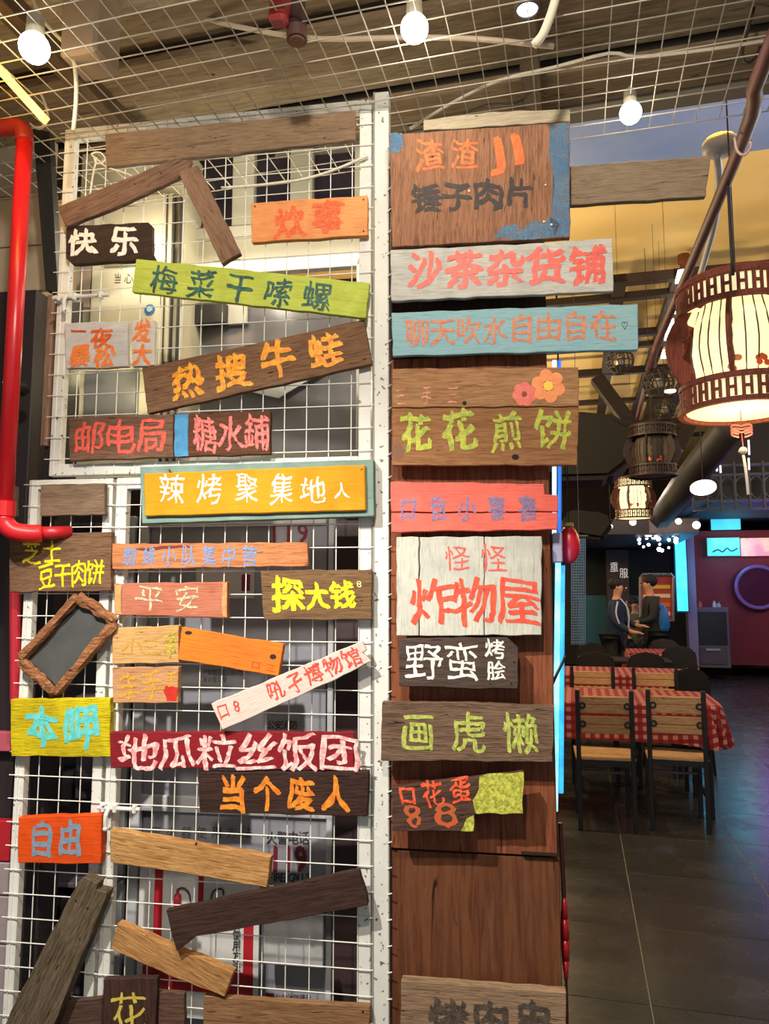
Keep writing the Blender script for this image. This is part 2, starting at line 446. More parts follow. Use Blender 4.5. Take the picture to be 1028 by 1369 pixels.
# ================================================================ THE WHITE GRID GATES
WH = plain('#dcdcd4', .42, 0, '#cfcfc8', 12, 0, '#6d655a')
WW = plain('#e4e4dc', .4)
GP = .066
def gate(name, label, u0, u1, z0, z1, bw, px0=None):
    root = empty(name, MP @ T((u0, 0, z0)), label, 'gate')
    W_, H_ = u1 - u0, z1 - z0
    for a, b_, nm in (((0, 0, 0), (bw, .028, H_), 'stile'), ((W_ - bw, 0, 0), (W_, .028, H_), 'stile'),
                      ((bw, 0, H_ - bw), (W_ - bw, .028, H_), 'rail'), ((bw, 0, 0), (W_ - bw, .028, bw), 'rail')):
        MB().box(a, b_).bevel(.002).build(nm, WH, root)
    mv = MB().cyl((0, 0, .004), (0, 0, H_ - .004), .0015, 6).mesh('wire'); mv.materials.append(WW)
    mh = MB().cyl((-.012, 0, 0), (W_ + .008, 0, 0), .0015, 6).mesh('wire'); mh.materials.append(WW)
    k = bw * .45
    while k < W_:
        o = bpy.data.objects.new('wire', mv); COL.objects.link(o); o.parent = root; o.location = (k, -.0022, 0); k += GP
    k = H_ - bw * .5
    while k > 0:
        o = bpy.data.objects.new('wire', mh); COL.objects.link(o); o.parent = root; o.location = (0, -.0062, k); k -= GP
    return root
uL, uR = PP(76, 400).x, PP(496, 400).x
zT = (PP(300, 150).z + PP(480, 130).z + PP(90, 177).z) / 3
zB = (PP(100, 634).z + PP(480, 628).z) / 2
gate('wire_grid_gate', 'upper white wire grid gate behind the lime green sign', uL, uR, zB, zT, .036)
zT2 = PP(300, 632).z - .004
gate('wire_grid_gate', 'tall lower white wire grid gate behind the dark red sign', PP(146, 900).x, PP(496, 900).x, .03, zT2 - .004, .034)
gate('wire_grid_gate', 'narrow white wire grid gate at lower left behind the yellow sign', PP(26, 900).x, PP(141, 900).x, .03, zT2 - .004, .03)
# posts
uP0, uP1 = PP(499, 600).x, PP(520, 600).x
post = MB().box((uP0, -.004, 0), (uP1, .04, PP(505, 124).z)).bevel(.0025)
pr = empty('gate_post', MP, 'full height white steel post with chipped paint between gates and brown panel', 'post')
post.build('post', WH, pr)
MB().box((uP0 - .001, -.0055, 0), (uP0 + .004, -.004, PP(505, 124).z)).build('seam', plain('#8a8a84', .6), pr)
sm = MB().cyl((0, -.004, 0), (.012, -.012, .007), .0018, 6).mesh('wire_stub'); sm.materials.append(WW)
z = .1
while z < 2.85:
    o = bpy.data.objects.new('wire_stub', sm); COL.objects.link(o); o.parent = pr; o.location = (uP1 - .004, 0, z); z += GP
# sliding bolts
def bolt(px0, px1, py, label):
    a, b_ = PP(px0, py), PP(px1, py); L_ = b_.x - a.x
    r = empty('sliding_bolt', MP @ T((a.x, -.012, a.z)), label, 'bolt')
    MB().cyl((0, -.008, 0), (L_, -.008, 0), .006, 10).build('rod', WH, r)
    MB().box((.0, -.001, -.013), (L_ * .45, .004, .013)).bevel(.001).build('back_plate', WH, r)
    for f in (.08, .36, .82): MB().box((L_ * f, -.016, -.012), (L_ * f + .012, 0.002, .012)).bevel(.003).build('bracket', WH, r)
    MB().tube([(L_ * .28, -.014, 0), (L_ * .28, -.03, -.015), (L_ * .28, -.028, -.05)], .006, 8).sph((L_ * .28, -.028, -.05), .008, 8).build('handle', WH, r)
bolt(76, 150, 402, 'white sliding bolt on the upper gate above the small white sign')
bolt(136, 192, 1077, 'white sliding bolt between the lower gates beside the orange red sign')
# white cord tied across
def cord(name, pts, r, mat, label, cat='cord', y=None, Mx=MP): 
    o = MB().tube(pts, r, 7).build(name, mat, None, Mx, smooth=True); return tag(o, label, cat)
RW = plain('#e2ddcc', .8, 0, '#c8c0ac', 60, .3)
cord('cord', [PP(x, y, -.016) for x, y in ((296, 251), (330, 249), (385, 243), (420, 236), (455, 224), (480, 213), (492, 208))], .0042, RW, 'thick white cord tied across the upper gate above the orange sign')
cord('cord', [PP(x, y, -.015) for x, y in ((120, 262), (124, 235), (128, 214), (122, 206), (134, 204), (141, 214), (130, 219), (126, 209), (140, 222), (160, 229), (176, 235))], .0028, RW, 'thin white cord knotted at the upper left of the gate')

# ================================================================ BROWN PANEL WITH LIGHT TUBES (right column)
PLY = wood('#6e452e', '#4e2c1c', 'z', seed=3, sc=.2, bmp=.1, rough=.5, wear=.2)
PL2 = wood('#8a5237', '#5e3220', 'z', seed=4, sc=.4, bmp=.2, rough=.5)
uA, uB = uP1 + .004, PP(742, 900).x
cab = empty('panel_board', MP @ T((uA, 0, 0)), 'tall brown plywood panel carrying the right column of painted signs', 'panel')
W_ = uB - uA
MB().box((0, .012, .0), (W_, .035, PP(600, 1138, .012).z - .004)).bevel(.002).build('lower_board', PLY, cab)
MB().box((.0, .006, PP(600, 1138, .006).z), (W_ - .004, .035, PP(600, 476).z)).bevel(.002).build('middle_board', PL2, cab)
MB().box((0, .014, PP(600, 474).z), (W_, .035, PP(600, 205).z)).build('upper_board', wood('#3a2a22', '#241812', 'z', seed=2), cab)
MB().box((0, .036, 0), (W_, .30, PP(600, 205).z)).bevel(.003).build('carcass', plain('#2b1d18', .7), cab)
MB().box((W_ * .78, -.004, PP(690, 1139).z - .004), (W_ - .004, .008, PP(690, 1139).z + .001)).build('ledge', plain('#221510', .6), cab)

# ================================================================ SIGNS, LEFT (gate) SIDE
W_br = wood('#8b6a50', '#5e4330', seed=1); W_lt = wood('#c49660', '#94653a', seed=2); W_gr = wood('#7c6c58', '#4c4032', seed=3)
W_dk = wood('#4a352c', '#2a1c18', seed=4); W_rd = wood('#8a5c44', '#5a3626', seed=5); W_old = wood('#6f6350', '#3c3226', seed=6, bmp=.9)
SL = plain('#f0ece0', .6)
board('t1', 'long brown plank, topmost on the gate, unpainted', [(140, 179), (474, 147), (475, 187), (142, 223)], wood('#86705a', '#66523e', seed=7, bmp=.4), .007, .018, name='wooden_plank', cat='plank')
board('t2', 'dark brown plank rising to the right like a roof, above the black sign', [(76, 277), (232, 212), (256, 214), (250, 232), (170, 270), (88, 303)], wood('#7d6354', '#56402f', seed=8, bmp=.5), .027, .018, name='wooden_plank', cat='plank', nails=((180, 246), (215, 232)), roll=.4)
board('t3', 'brown plank falling to the right like a roof, left of the orange sign', [(238, 229), (264, 221), (321, 338), (296, 353)], wood('#8d6f5a', '#65493a', seed=9, bmp=.4), .047, .022, name='wooden_plank', cat='plank', roll=-1.1)
board('t4', 'orange sign with smudged red characters at the top of the gate', [(335, 271), (491, 261), (492, 314), (336, 324)],
      wood('#c98a58', '#a5673c', seed=10, paint='#e0905a', paint2='#e8a468', wear=.05), .008, .02,
      [('炊事', 388, 297, 439, 291, 44, 44, paintmat('#e8542c', '#f07440', .6, 90, .42), .035, .05)], nails=((341, 276), (486, 267), (486, 309)))
def knob5(root, L, th):
    MB().sph((L(172, 300)[0], -th / 2, L(172, 301)[1]), .012, 10, (1, .7, .8)).build('knot', W_dk, root)
board('t5', 'small black sign with two white characters under the roof-like planks', [(88, 305), (96, 302), (198, 297), (203, 302), (203, 338), (210, 352), (200, 347), (96, 353), (88, 345)],
      wood('#42342c', '#2c221c', seed=11, bmp=.4), .007, .02, [('快、乐', 110, 323, 166, 322, 38, 36, paintmat('#f2efe8', '#dcd8d0'), .035, .03)], extra=knob5)
board('t6', 'lime green sign with dark painted characters, tilted down to the right', [(182, 346), (494, 378), (489, 425), (176, 390)],
      wood('#8a9a30', '#6c7c20', seed=12, paint='#aebc4a', paint2='#c0cc5c', wear=-.5, bmp=.15), .03, .018,
      [('梅菜干嗦螺', 219, 374, 424, 396, 38, 38, paintmat('#23453c', '#356a5c', .5, 50, .33), .02, .035)])
board('t7', 'small white sign with orange characters at the left edge of the gate', [(86, 432), (171, 429), (171, 490), (88, 493)],
      wood('#a8a098', '#8c847a', seed=13, paint='#cdc9c4', paint2='#b9b6b4', wear=-.3, bmp=.25), .01, .018,
      [('一', 105, 443, 105, 443, 22, 30, paintmat('#a04430', '#d0502c'), .0, .02), ('夜', 136, 452, 136, 452, 30, 28, paintmat('#e8702c', '#c84e20', .6, 60, .35), .035, .04),
       ('暴松', 108, 475, 140, 476, 28, 30, paintmat('#f0742c', '#e8904a'), .035, .04)])
board('t7b', 'narrow white sign with two orange characters beside the small white sign', [(176, 429), (207, 428), (206, 488), (176, 490)],
      wood('#a8a098', '#8c847a', seed=14, paint='#d4cfc8', paint2='#c4c0ba', wear=-.2, bmp=.25), .012, .018,
      [('发大', 190, 443, 190, 474, 25, 28, paintmat('#ee6e2a', '#e8904a'), .035, .05)])
board('t8', 'brown weathered sign tilted up to the right with orange and yellow characters', [(190, 492), (487, 427), (497, 486), (440, 499), (197, 553)],
      wood('#8c6a50', '#604433', seed=15, bmp=.8), .008, .022,
      [('热搜牛蛙', 251, 509, 434, 468, 44, 46, paintmat('#f08420', '#f6b62c', .5, 70), .035, .05)])
board('t9', 'brown sign with salmon pink characters, lower left of the upper gate', [(92, 558), (231, 553), (232, 611), (93, 616)],
      wood('#7d5f4c', '#54392c', seed=16), .008, .02, [('邮电局', 119, 585, 202, 581, 42, 46, paintmat('#e0604c', '#d44a3e', .6, 90, .3), .02, .04)])
BL9 = paintmat('#3d8cba', '#2f78a8', .6, 30)
board('t9b', 'dark brown sign with a blue left end and pink characters', [(233, 553), (361, 549), (361, 607), (233, 611)],
      wood('#64432f', '#442a20', seed=17), .009, .02, [('糖水鋪', 273, 579, 343, 577, 34, 46, paintmat('#e0504e', '#ee7a72', .6, 90, .3), .02, .05)],
      extra=lambda r, L, th: blob(r, L, th, [(234, 554), (252, 553.5), (251, 580), (252, 610), (234, 610.5)], BL9))
# framed yellow sign: frame boards + proud yellow front
def yel(root, L, th):
    P = [L(*p) for p in ((194, 634), (489, 622), (490, 683), (196, 691))]
    mb = MB(); mb.prism(outline(P, .0015), -th - .012, -th); mb.bevel(.003); mb.build('front_board', wood('#b8862c', '#946a22', seed=18, paint='#bb8418', paint2='#c4901f', wear=-.35, bmp=.2), root)
    for x, y in ((484, 627), (228, 629)): 
        q = L(x, y); MB().cyl((q[0], -th - .015, q[1]), (q[0], -th - .008, q[1]), .004, 8).build('nail', plain('#9a7a3a', .4, .8), root)
    its = []
    ps = [(232, 654, 34, 40), (282, 654, 34, 38), (332, 653, 32, 38), (379, 654, 30, 40), (420, 656, 34, 34), (458, 656, 20, 22)]
    s = (V(L(310, 650)) - V(L(300, 650))).length / 10
    for ch, (x, y, w, h) in zip('辣烤聚集地人', ps):
        q = L(x, y); its.append((ch, .0, q[0], q[1], w * s, h * s, random.uniform(-.04, .04)))
    chars_on(root, its, .04, paintmat('#f2ecd4', '#fffbe8', .6), -th - .0130)
board('t10', 'mustard yellow sign with white characters in a grey green frame', [(187, 624), (499, 614), (500, 690), (190, 700)],
      wood('#7f9488', '#5a7068', seed=19, paint='#7e958c', paint2='#6c857e', wear=-.2, bmp=.3), .007, .036, extra=yel, bname='frame_board', wob=.001)
board('t11', 'short grey brown plank behind the red pipe elbow, blank', [(54, 648), (140, 646), (140, 688), (54, 690)], wood('#86705c', '#62503f', seed=20), .01, .02, name='wooden_plank', cat='plank')
board('t11b', 'small piece of plank left of the red pipe', [(-12, 651), (20, 650), (20, 690), (-12, 690)], wood('#7e6a58', '#5a4838', seed=21), .01, .02, name='wooden_plank', cat='plank')
board('t12', 'brown sign with bright yellow characters, shaded by the red pipe', [(12, 714), (149, 711), (148, 790), (13, 792)],
      wood('#7e6048', '#563e2c', seed=22), .01, .022,
      [('芝士', 42, 738, 69, 737, 26, 32, paintmat('#f2e21c', '#e6cc10'), .02), ('豆干肉饼', 62, 770, 127, 764, 23, 32, paintmat('#f2e21c', '#e6cc10'), .02)])
board('t13', 'narrow orange brown sign with small blue characters', [(149, 727), (411, 725), (412, 757), (150, 761)],
      wood('#c08054', '#935a38', seed=23, bmp=.4), .01, .016,
      [('蜘蛛小队集中营', 173, 743, 333, 743, 19, 27, paintmat('#4a8cc0', '#8a86a8', .6, 60, .36), .02, .05)],
      extra=lambda r, L, th: [blob(r, L, th, [(176, 735), (205, 731), (250, 729), (262, 731), (225, 734), (200, 737)], plain('#6a2a1e', .8), 'crack', .0003)] and None)
board('t14', 'reddish plank sign with two faint white characters', [(152, 780), (304, 778), (304, 826), (153, 822)],
      wood('#a5664c', '#7a4430', seed=24, paint='#b4715a', paint2='#a8624a', wear=.15), .01, .02,
      [('平安', 201, 800, 250, 800, 38, 34, paintmat('#d8cfae', '#a89c80', .6, 120, .42), .0, .04)],
      extra=lambda r, L, th: [blob(r, L, th, [(153, 781), (163, 781), (162, 800), (163, 821), (154, 821)], paintmat('#c79a64', '#b88450')), blob(r, L, th, [(297, 779), (303.5, 779), (303.5, 825), (298, 824)], paintmat('#c79a64', '#b88450'))] and None)
board('t15', 'brown sign with bold yellow characters at the right of the gate', [(348, 763), (497, 761), (497, 828), (353, 829)],
      wood('#7e6244', '#5a4230', seed=25), .012, .02, [('探', 385, 795, 385, 795, 44, 46, paintmat('#f4e01c', '#ead010'), .035), ('大钱', 424, 797, 458, 795, 32, 36, paintmat('#f4e01c', '#ead010'), .035), ('8', 480, 781, 480, 781, 14, 12, paintmat('#e8dc8c'), .0)])
LT = wood('#c8a068', '#a47c48', seed=26, bmp=.35)
board('t17', 'small pale wood sign with faded yellow and green characters', [(150, 840), (239, 836), (239, 886), (150, 888)], LT, .01, .022,
      [('小三', 176, 864, 202, 864, 26, 22, paintmat('#cf9c30', '#b88c3c', .6, 90, .45), .02, .05), ('串', 228, 861, 228, 861, 20, 36, paintmat('#6a6a2c', '#d0b428', .6, 60, .3), .0, .05)])
def cup(root, L, th): blob(root, L, th, [(217, 920), (222, 917), (238, 919), (236, 937), (223, 937), (220, 926)], paintmat('#cc3422', '#b82c1e'))
board('t19', 'small pale wood sign with faded yellow characters and a red cup', [(150, 893), (239, 891), (238, 940), (151, 940)], wood('#c6966c', '#a0744c', seed=27, bmp=.3), .01, .022,
      [('丰手', 172, 918, 203, 916, 30, 38, paintmat('#d8a42c', '#c89040', .6, 90, .42), .02, .05), ('手', 229, 908, 229, 908, 18, 20, paintmat('#e0a838', '#d09030', .6, 80, .3), .02)], extra=cup)
def holes18(root, L, th):
    blob(root, L, th, disc(365, 878, 4.5, 3.5, 10), plain('#2a1410', .8), 'knot_hole')
    blob(root, L, th, disc(252, 846, 5, 2.5, 10), plain('#2a1410', .8), 'knot_hole')
board('t18', 'orange stained plank sign tilted down to the right, worn at its right end', [(243, 838), (320, 852), (379, 861), (372, 904), (335, 898), (238, 882)],
      wood('#c07034', '#8c4a20', seed=28, paint='#e07c28', paint2='#d0722c', wear=.0, bmp=.5), .012, .022, [('己'.replace('己', '口'), 342, 889, 342, 889, 13, 10, paintmat('#e04a20'), 0), ('三', 362, 893, 362, 893, 13, 10, paintmat('#e04a20'), 0)], extra=holes18)
# slate in a bark frame, a diamond
def bark():
    yf = -.05
    cs = [PP(x, y, yf) for x, y in ((101, 797), (151, 832), (70, 928), (23, 883))]
    c = sum(cs, V()) / 4
    root = empty('bark_frame_board', MP @ T((c.x, -.012, c.z)), 'blackboard in a rough bark frame hung as a diamond', 'blackboard')
    q = [V((p.x - c.x, 0, p.z - c.z)) for p in cs]
    s_ = MB().prism([(p.x * .9, p.z * .9) for p in q], -.012, 0); 
    bmx = MB(); bmx.prism([(p.x * .9, p.z * .9) for p in q], -.012, 0); bmx.build('slate', plain('#3a3d3c', .7, 0, '#4a4c4a', 8, .1), root)
    BK = wood('#a8744e', '#5c3624', seed=30, bmp=1.0)
    for i in range(4):
        a, b_ = q[i] * 1.0, q[(i + 1) % 4] * 1.0; n = 26; bm = bmesh.new(); d = (b_ - a).normalized(); u = V((0, -1, 0)); v = d.cross(u); rings = []
        for k in range(n + 1):
            t = k / n; ctr = a.lerp(b_, t) + V((0, -.022, 0)); R_ = .0155
            ring = []
            for j in range(12):
                an = 2 * PI * j / 12; r = R_ * (1 + .45 * noise.noise(V((an * 1.6 * 1, t * 3.5 + i * 7, 2.2))) + .25 * noise.noise(V((math.cos(an) * 4, math.sin(an) * 4, t * 9 + i * 5))))
                if t in (0, 1): r *= .6
                ring.append(bm.verts.new(ctr + (u * math.cos(an) * .9 + v * math.sin(an)) * r))
            rings.append(ring)
        for x, y in zip(rings, rings[1:]):
            for j in range(12): bm.faces.new((x[j], x[(j + 1) % 12], y[(j + 1) % 12], y[j]))
        bm.faces.new(rings[0]); bm.faces.new(rings[-1])
        bmesh.ops.recalc_face_normals(bm, faces=bm.faces)
        me = bpy.data.meshes.new('bark_rail'); bm.to_mesh(me); bm.free(); link('bark_rail', me, BK, root, None)
bark()
PK = paintmat('#c83a2c', '#e05a48', .6, 60, .3)
board('t20', 'long narrow pinkish white sign tilted up to the right with red characters', [(282, 941), (484, 857), (490, 869), (485, 873), (496, 884), (450, 908), (297, 976)],
      wood('#b8a89c', '#958478', seed=31, paint='#d8c8be', paint2='#d2beb4', wear=-.5, bmp=.2), .036, .014,
      [('口8', 298, 950, 316, 944, 15, 20, PK, .02), ('吼孑博物馆', 368, 922, 470, 879, 24, 27, PK, .02, .05)])
board('t21', 'bright yellow weathered sign with two turquoise characters at the left edge', [(14, 935), (147, 933), (147, 1012), (15, 1011)],
      wood('#8a7a20', '#55450f', seed=32, paint='#d8c61c', paint2='#b8a418', wear=.12, bmp=1.0), .01, .024,
      [('本', 56, 970, 56, 970, 44, 52, paintmat('#4cb8ac', '#6cc8c8', .6, 60), .035, .04), ('呷', 108, 972, 108, 972, 50, 56, paintmat('#4cb8ac', '#6cc8c8', .6, 60), .035, .04)])
board('t22', 'dark red sign with seven large pinkish white characters', [(146, 979), (473, 979), (473, 1030), (148, 1026)],
      wood('#6a1c20', '#431014', seed=33, paint='#8c2028', paint2='#7a1c24', wear=-.4, bmp=.4), .01, .02,
      [('地瓜粒丝饭团', 184, 1004, 453, 1006, 52, 46, paintmat('#f0dcd6', '#d88a88', .6, 60), .02, .04)])
board('t23', 'dark brown sign with four amber characters under the dark red one', [(265, 1033), (493, 1031), (491, 1092), (267, 1086)],
      wood('#45302a', '#241816', seed=34), .01, .022, [('当个废人', 312, 1060, 449, 1062, 38, 44, paintmat('#e8962c', '#d4701c', .5, 60), .035, .03)])
board('t24', 'orange red sign with two grey blue characters at lower left', [(24, 1093), (136, 1089), (134, 1155), (24, 1154)],
      wood('#9c3c10', '#6a240a', seed=35, paint='#dc5218', paint2='#cc4814', wear=-.4, bmp=.4), .01, .026,
      [('自由', 56, 1121, 94, 1120, 32, 42, paintmat('#8c90a0', '#6c8ca0', .5, 70), .035, .05)])
board('t25', 'pale honey coloured plank tilted down to the right, below the amber sign', [(147, 1109), (290, 1134), (362, 1146), (356, 1187), (250, 1168), (148, 1153)],
      wood('#c69a62', '#8c5c30', seed=36), .01, .03, name='wooden_plank', cat='plank', nails=((262, 1128),))
board('t26', 'dark brown plank tilted up to the right across the fire cabinet', [(222, 1217), (300, 1201), (480, 1163), (490, 1196), (492, 1210), (400, 1228), (262, 1252), (236, 1272), (228, 1245)],
      wood('#47332c', '#2c1e1a', seed=37, bmp=.5), .042, .02, name='wooden_plank', cat='plank', nails=((287, 1247),), roll=.21)
board('t27', 'pale plank tilted down to the right under the dark plank', [(157, 1234), (233, 1268), (312, 1300), (300, 1333), (225, 1304), (148, 1269)],
      wood('#c0935c', '#8a5a34', seed=38), .01, .028, name='wooden_plank', cat='plank', roll=-.42)
board('t28', 'long grey weathered beam leaning diagonally at the bottom left', [(104, 1180), (112, 1172), (130, 1181), (128, 1190), (143, 1193), (140, 1204), (60, 1398), (-4, 1402), (14, 1352)],
      wood('#7a6a56', '#40362a', seed=39, bmp=1.0, sc=1.2), .026, .04, name='wooden_beam', cat='beam', roll=1.1, nails=((102, 1204), (117, 1214)))
board('t31', 'dark brown plank behind the diagonal beam at the bottom', [(72, 1341), (136, 1334), (136, 1420), (72, 1420)], wood('#5c463c', '#3a2a24', seed=40), .006, .018, name='wooden_plank', cat='plank')
board('t29', 'dark brown sign with one pale yellow character at the bottom edge', [(138, 1309), (210, 1307), (206, 1430), (134, 1430)],
      wood('#4a342c', '#2e201c', 'z', seed=41, bmp=.3), .02, .02, [('花', 173, 1354, 173, 1354, 50, 50, paintmat('#d8c45c', '#c4ac44'), .0, .03)])
board('t32', 'grooved brown plank piece right of the pale yellow character', [(211, 1327), (246, 1328), (247, 1425), (211, 1425)], wood('#6c5244', '#46322a', seed=42), .006, .018, name='wooden_plank', cat='plank')
board('t30', 'wide light brown plank at the bottom of the gate', [(272, 1332), (494, 1346), (494, 1430), (272, 1430)], wood('#9a7450', '#6c4c34', seed=43), .008, .02, name='wooden_plank', cat='plank', nails=((485, 1352),))

# ================================================================ SIGNS, RIGHT (panel) SIDE
BLP = paintmat('#386c94', '#4f7690', .6, 25, .43)
def big1(root, L, th):
    blob(root, L, th, [(735, 167), (761, 165), (761, 316), (742, 317), (736, 300), (741, 240), (733, 200)], BLP, 'blue_paint')
    blob(root, L, th, [(521, 178), (537, 178), (539, 195), (534, 204), (521, 206)], BLP, 'blue_paint')
    blob(root, L, th, [(660, 318), (672, 303), (690, 298), (695, 308), (712, 294), (724, 298), (738, 290), (748, 300), (742, 317), (700, 321)], BLP, 'blue_paint')
    for x, y in ((627, 256), (729, 248), (727, 297), (737, 301)):
        q = L(x, y); MB().cyl((q[0], -th - .004, q[1]), (q[0], -th + .003, q[1]), .003, 8).build('screw', plain('#e0dcd0', .3, .7), root)
board('r1', 'large square wooden sign with orange and dark characters and blue paint at its edges', [(520, 180), (762, 163), (762, 317), (524, 330)],
      wood('#a4765a', '#70503e', 'z', seed=44, bmp=.5), .03, .022,
      [('渣渣', 573, 207, 620, 204, 38, 46, paintmat('#e8602c', '#f07a3a', .6, 60), .02, .035), ('JI', 663, 203, 692, 199, 70, 58, paintmat('#e8602c', '#f07a3a', .6, 60), .035, .02), ('锤子肉片', 570, 265, 695, 257, 40, 42, paintmat('#241c1a', '#382a26', .6, 60, .2), .035, .04)], extra=big1)
board('r0', 'pale bare batten along the top of the large square sign', [(566, 160), (660, 149), (762, 146), (762, 162), (566, 174)], wood('#b8ac94', '#9a8e78', seed=45, bmp=.3), .01, .02, name='wooden_batten', cat='batten')
board('r2', 'white washed sign with five large coral red characters', [(522, 334), (700, 326), (819, 318), (820, 389), (523, 402)],
      wood('#9c968a', '#706a60', seed=46, paint='#d2d0c8', paint2='#bcbcb4', wear=-.15, bmp=.6), .03, .018,
      [('沙茶杂货铺', 568, 362, 786, 354, 50, 52, paintmat('#dc4c40', '#e8604e'), .035, .035)])
board('r3', 'pale blue sign with nine orange characters and a small heart', [(523, 418), (853, 406), (853, 467), (525, 476)],
      wood('#5c8c9c', '#46707e', seed=47, paint='#8cb8c2', paint2='#98bcc0', wear=-.35, bmp=.3), .03, .018,
      [('聊天吹水自由自在', 556, 444, 806, 434, 34, 40, paintmat('#c87450', '#d88c68', .6, 70, .36), .02, .035), ('♡', 837, 435, 837, 435, 14, 16, paintmat('#3a4a50'), 0)])
YG = paintmat('#ccc83a', '#94ac3c', .6, 70, .28)
def fl4(root, L, th):
    flower(7, 701, 527, 10, 6.5, paintmat('#e0523e', '#e86a50'), plain('#8c2c20', .6), 3)(root, L, th)
    flower(6, 733, 516, 14.5, 8.5, paintmat('#e87c30', '#ee9040'), paintmat('#f0c824'), 6.5)(root, L, th)
    blob(root, L, th, disc(689, 611, 5, 4, 10), plain('#1e1410', .8), 'knot_hole')
    blob(root, L, th, disc(621, 539, 3, 3, 8), plain('#1e1410', .8), 'knot_hole')
    blob(root, L, th, disc(532, 604, 8, 11, 14), plain('#7c5a44', .8), 'wood_knot')
PA, PB = wood('#b58a62', '#8a6040', seed=48, bmp=.4), wood('#a67852', '#7e5436', seed=49, bmp=.4)
board('r4', 'two plank brown sign with two painted flowers above lime yellow characters', [(524, 493), (773, 491), (771, 622), (524, 622)], None, .03, .02,
      [('花花', 556, 578, 614, 575, 46, 54, YG, .035, .04), ('煎饼', 677, 577, 740, 574, 46, 54, YG, .02, .04),
       ('三手三', 536, 530, 605, 528, 14, 26, paintmat('#dc7c60', '#eca890', .6, 80, .4), .0, .04)], extra=fl4,
      planks=[([(524, 493), (773, 491), (774, 543), (524, 544.5)], PA), ([(524, 546), (774, 544.5), (771, 622), (524, 622)], PB)])
CO = wood('#b04c40', '#8c3c34', seed=50, paint='#e8695c', paint2='#f07464', wear=-.45, bmp=.25)
board('r5', 'coral pink two plank sign with faded blue characters and a notched corner', [(522, 645), (746, 648), (745, 709), (523, 711)], None, .03, .02,
      [('口自小喜喜', 546, 680, 705, 678, 24, 34, paintmat('#7a7cb0', '#8c80a8', .6, 60, .46), .035, .05)],
      planks=[([(522, 644), (727, 647), (728, 661), (746, 662), (746, 684), (523, 684)], CO), ([(523, 686), (746, 685.5), (745, 708), (523, 711)], CO)])
WP = [wood('#9a9484', '#6c6658', 'z', seed=51 + i, paint='#cdccc0', paint2='#b8bab0', wear=-.1, bmp=.5) for i in range(3)]
RDP = paintmat('#dc4630', '#e85a40')
board('r6', 'whitewashed sign of three upright boards with large red characters', [(530, 718), (724, 717), (724, 849), (530, 850)], None, .03, .022,
      [('怪怪', 611, 746, 660, 746, 36, 36, paintmat('#dc5448', '#e86a5c', .6, 60, .25), .0, .03), ('炸物屋', 578, 804, 692, 803, 60, 62, RDP, .02, .03)],
      planks=[([(530, 718), (559.5, 718), (559.5, 850), (530, 850)], WP[0]), ([(561, 718), (647, 717.5), (647, 849.5), (561, 850)], WP[1]), ([(648, 717.5), (724, 717), (724, 849), (648, 849.5)], WP[2])])
WC = paintmat('#f2eee4', '#e2dcd0')
board('r7', 'dark grey brown sign with white characters and cut off right corners', [(533, 853), (678, 852), (693, 866), (692, 921), (610, 920), (533, 917)],
      wood('#564840', '#3a2e28', seed=55), .03, .02, [('野蛮', 566, 884, 617, 884, 50, 54, WC, .0, .035), ('烤脍', 661, 867, 663, 896, 27, 27, WC, .02, .03)], nails=((683, 913), (687, 885)))
board('r8', 'weathered brown sign with three large yellow green characters', [(511, 938), (655, 940), (741, 944), (739, 1019), (640, 1018), (509, 1017)],
      wood('#7a6250', '#503c30', seed=56, bmp=.8), .034, .022, [('画虎懒', 558, 978, 695, 979, 48, 54, paintmat('#bcc45c', '#8c9a40', .6, 90), .02, .03)])
def lime9(root, L, th):
    LM = paintmat('#c8cc54', '#8c8c2c', .6, 120)
    blob(root, L, th, [(641, 1038), (652, 1034), (700, 1032), (699, 1087.5), (636, 1087.5), (632, 1070), (640, 1055)], LM)
    blob(root, L, th, [(620, 1104), (624, 1094), (633, 1090), (633, 1111), (616, 1111)], LM)
board('r9', 'dark stepped sign with red characters and a lime yellow right end', [(524, 1052), (636, 1039), (700, 1031), (699, 1088), (635, 1088.5), (634, 1112), (524, 1111)],
      wood('#5a4238', '#38261f', seed=57), .05, .022,
      [('口', 545, 1063, 545, 1063, 24, 26, paintmat('#d44022', '#e8683c', .6, 80, .3), .035), ('花蛋', 578, 1060, 615, 1055, 30, 36, paintmat('#d44022', '#e8683c', .6, 80, .3), .02, .05),
       ('88', 551, 1090, 596, 1088, 52, 40, paintmat('#c8502c', '#a85c30', .6, 80, .3), .02, .06)], extra=lime9)
board('r10', 'pale weathered sign with blurred dark characters at the bottom of the panel', [(536, 1311), (757, 1327), (757, 1440), (535, 1440)],
      wood('#a08468', '#6e5844', seed=58, bmp=.6), .03, .03, [('烤肉串', 600, 1362, 715, 1366, 52, 52, paintmat('#3a332c', '#5a4c40', .7, 60, .4), .035, .05)])
board('r11', 'bare grey brown plank jutting out to the right of the large square sign', [(762, 222), (950, 208), (944, 262), (762, 274)], wood('#94826c', '#766450', seed=59, bmp=.3), .0, .02, name='wooden_plank', cat='plank')
o_ = MB(); a_ = PP(520, 215); o_.box((a_.x, .0, PP(700, 245).z - .04), (PP(900, 240).x, .03, PP(700, 245).z)); o_ = tag(o_.build('mounting_rail', plain('#4a4038', .7), None, MP), 'dark rail behind the jutting plank and the large square sign', 'rail')

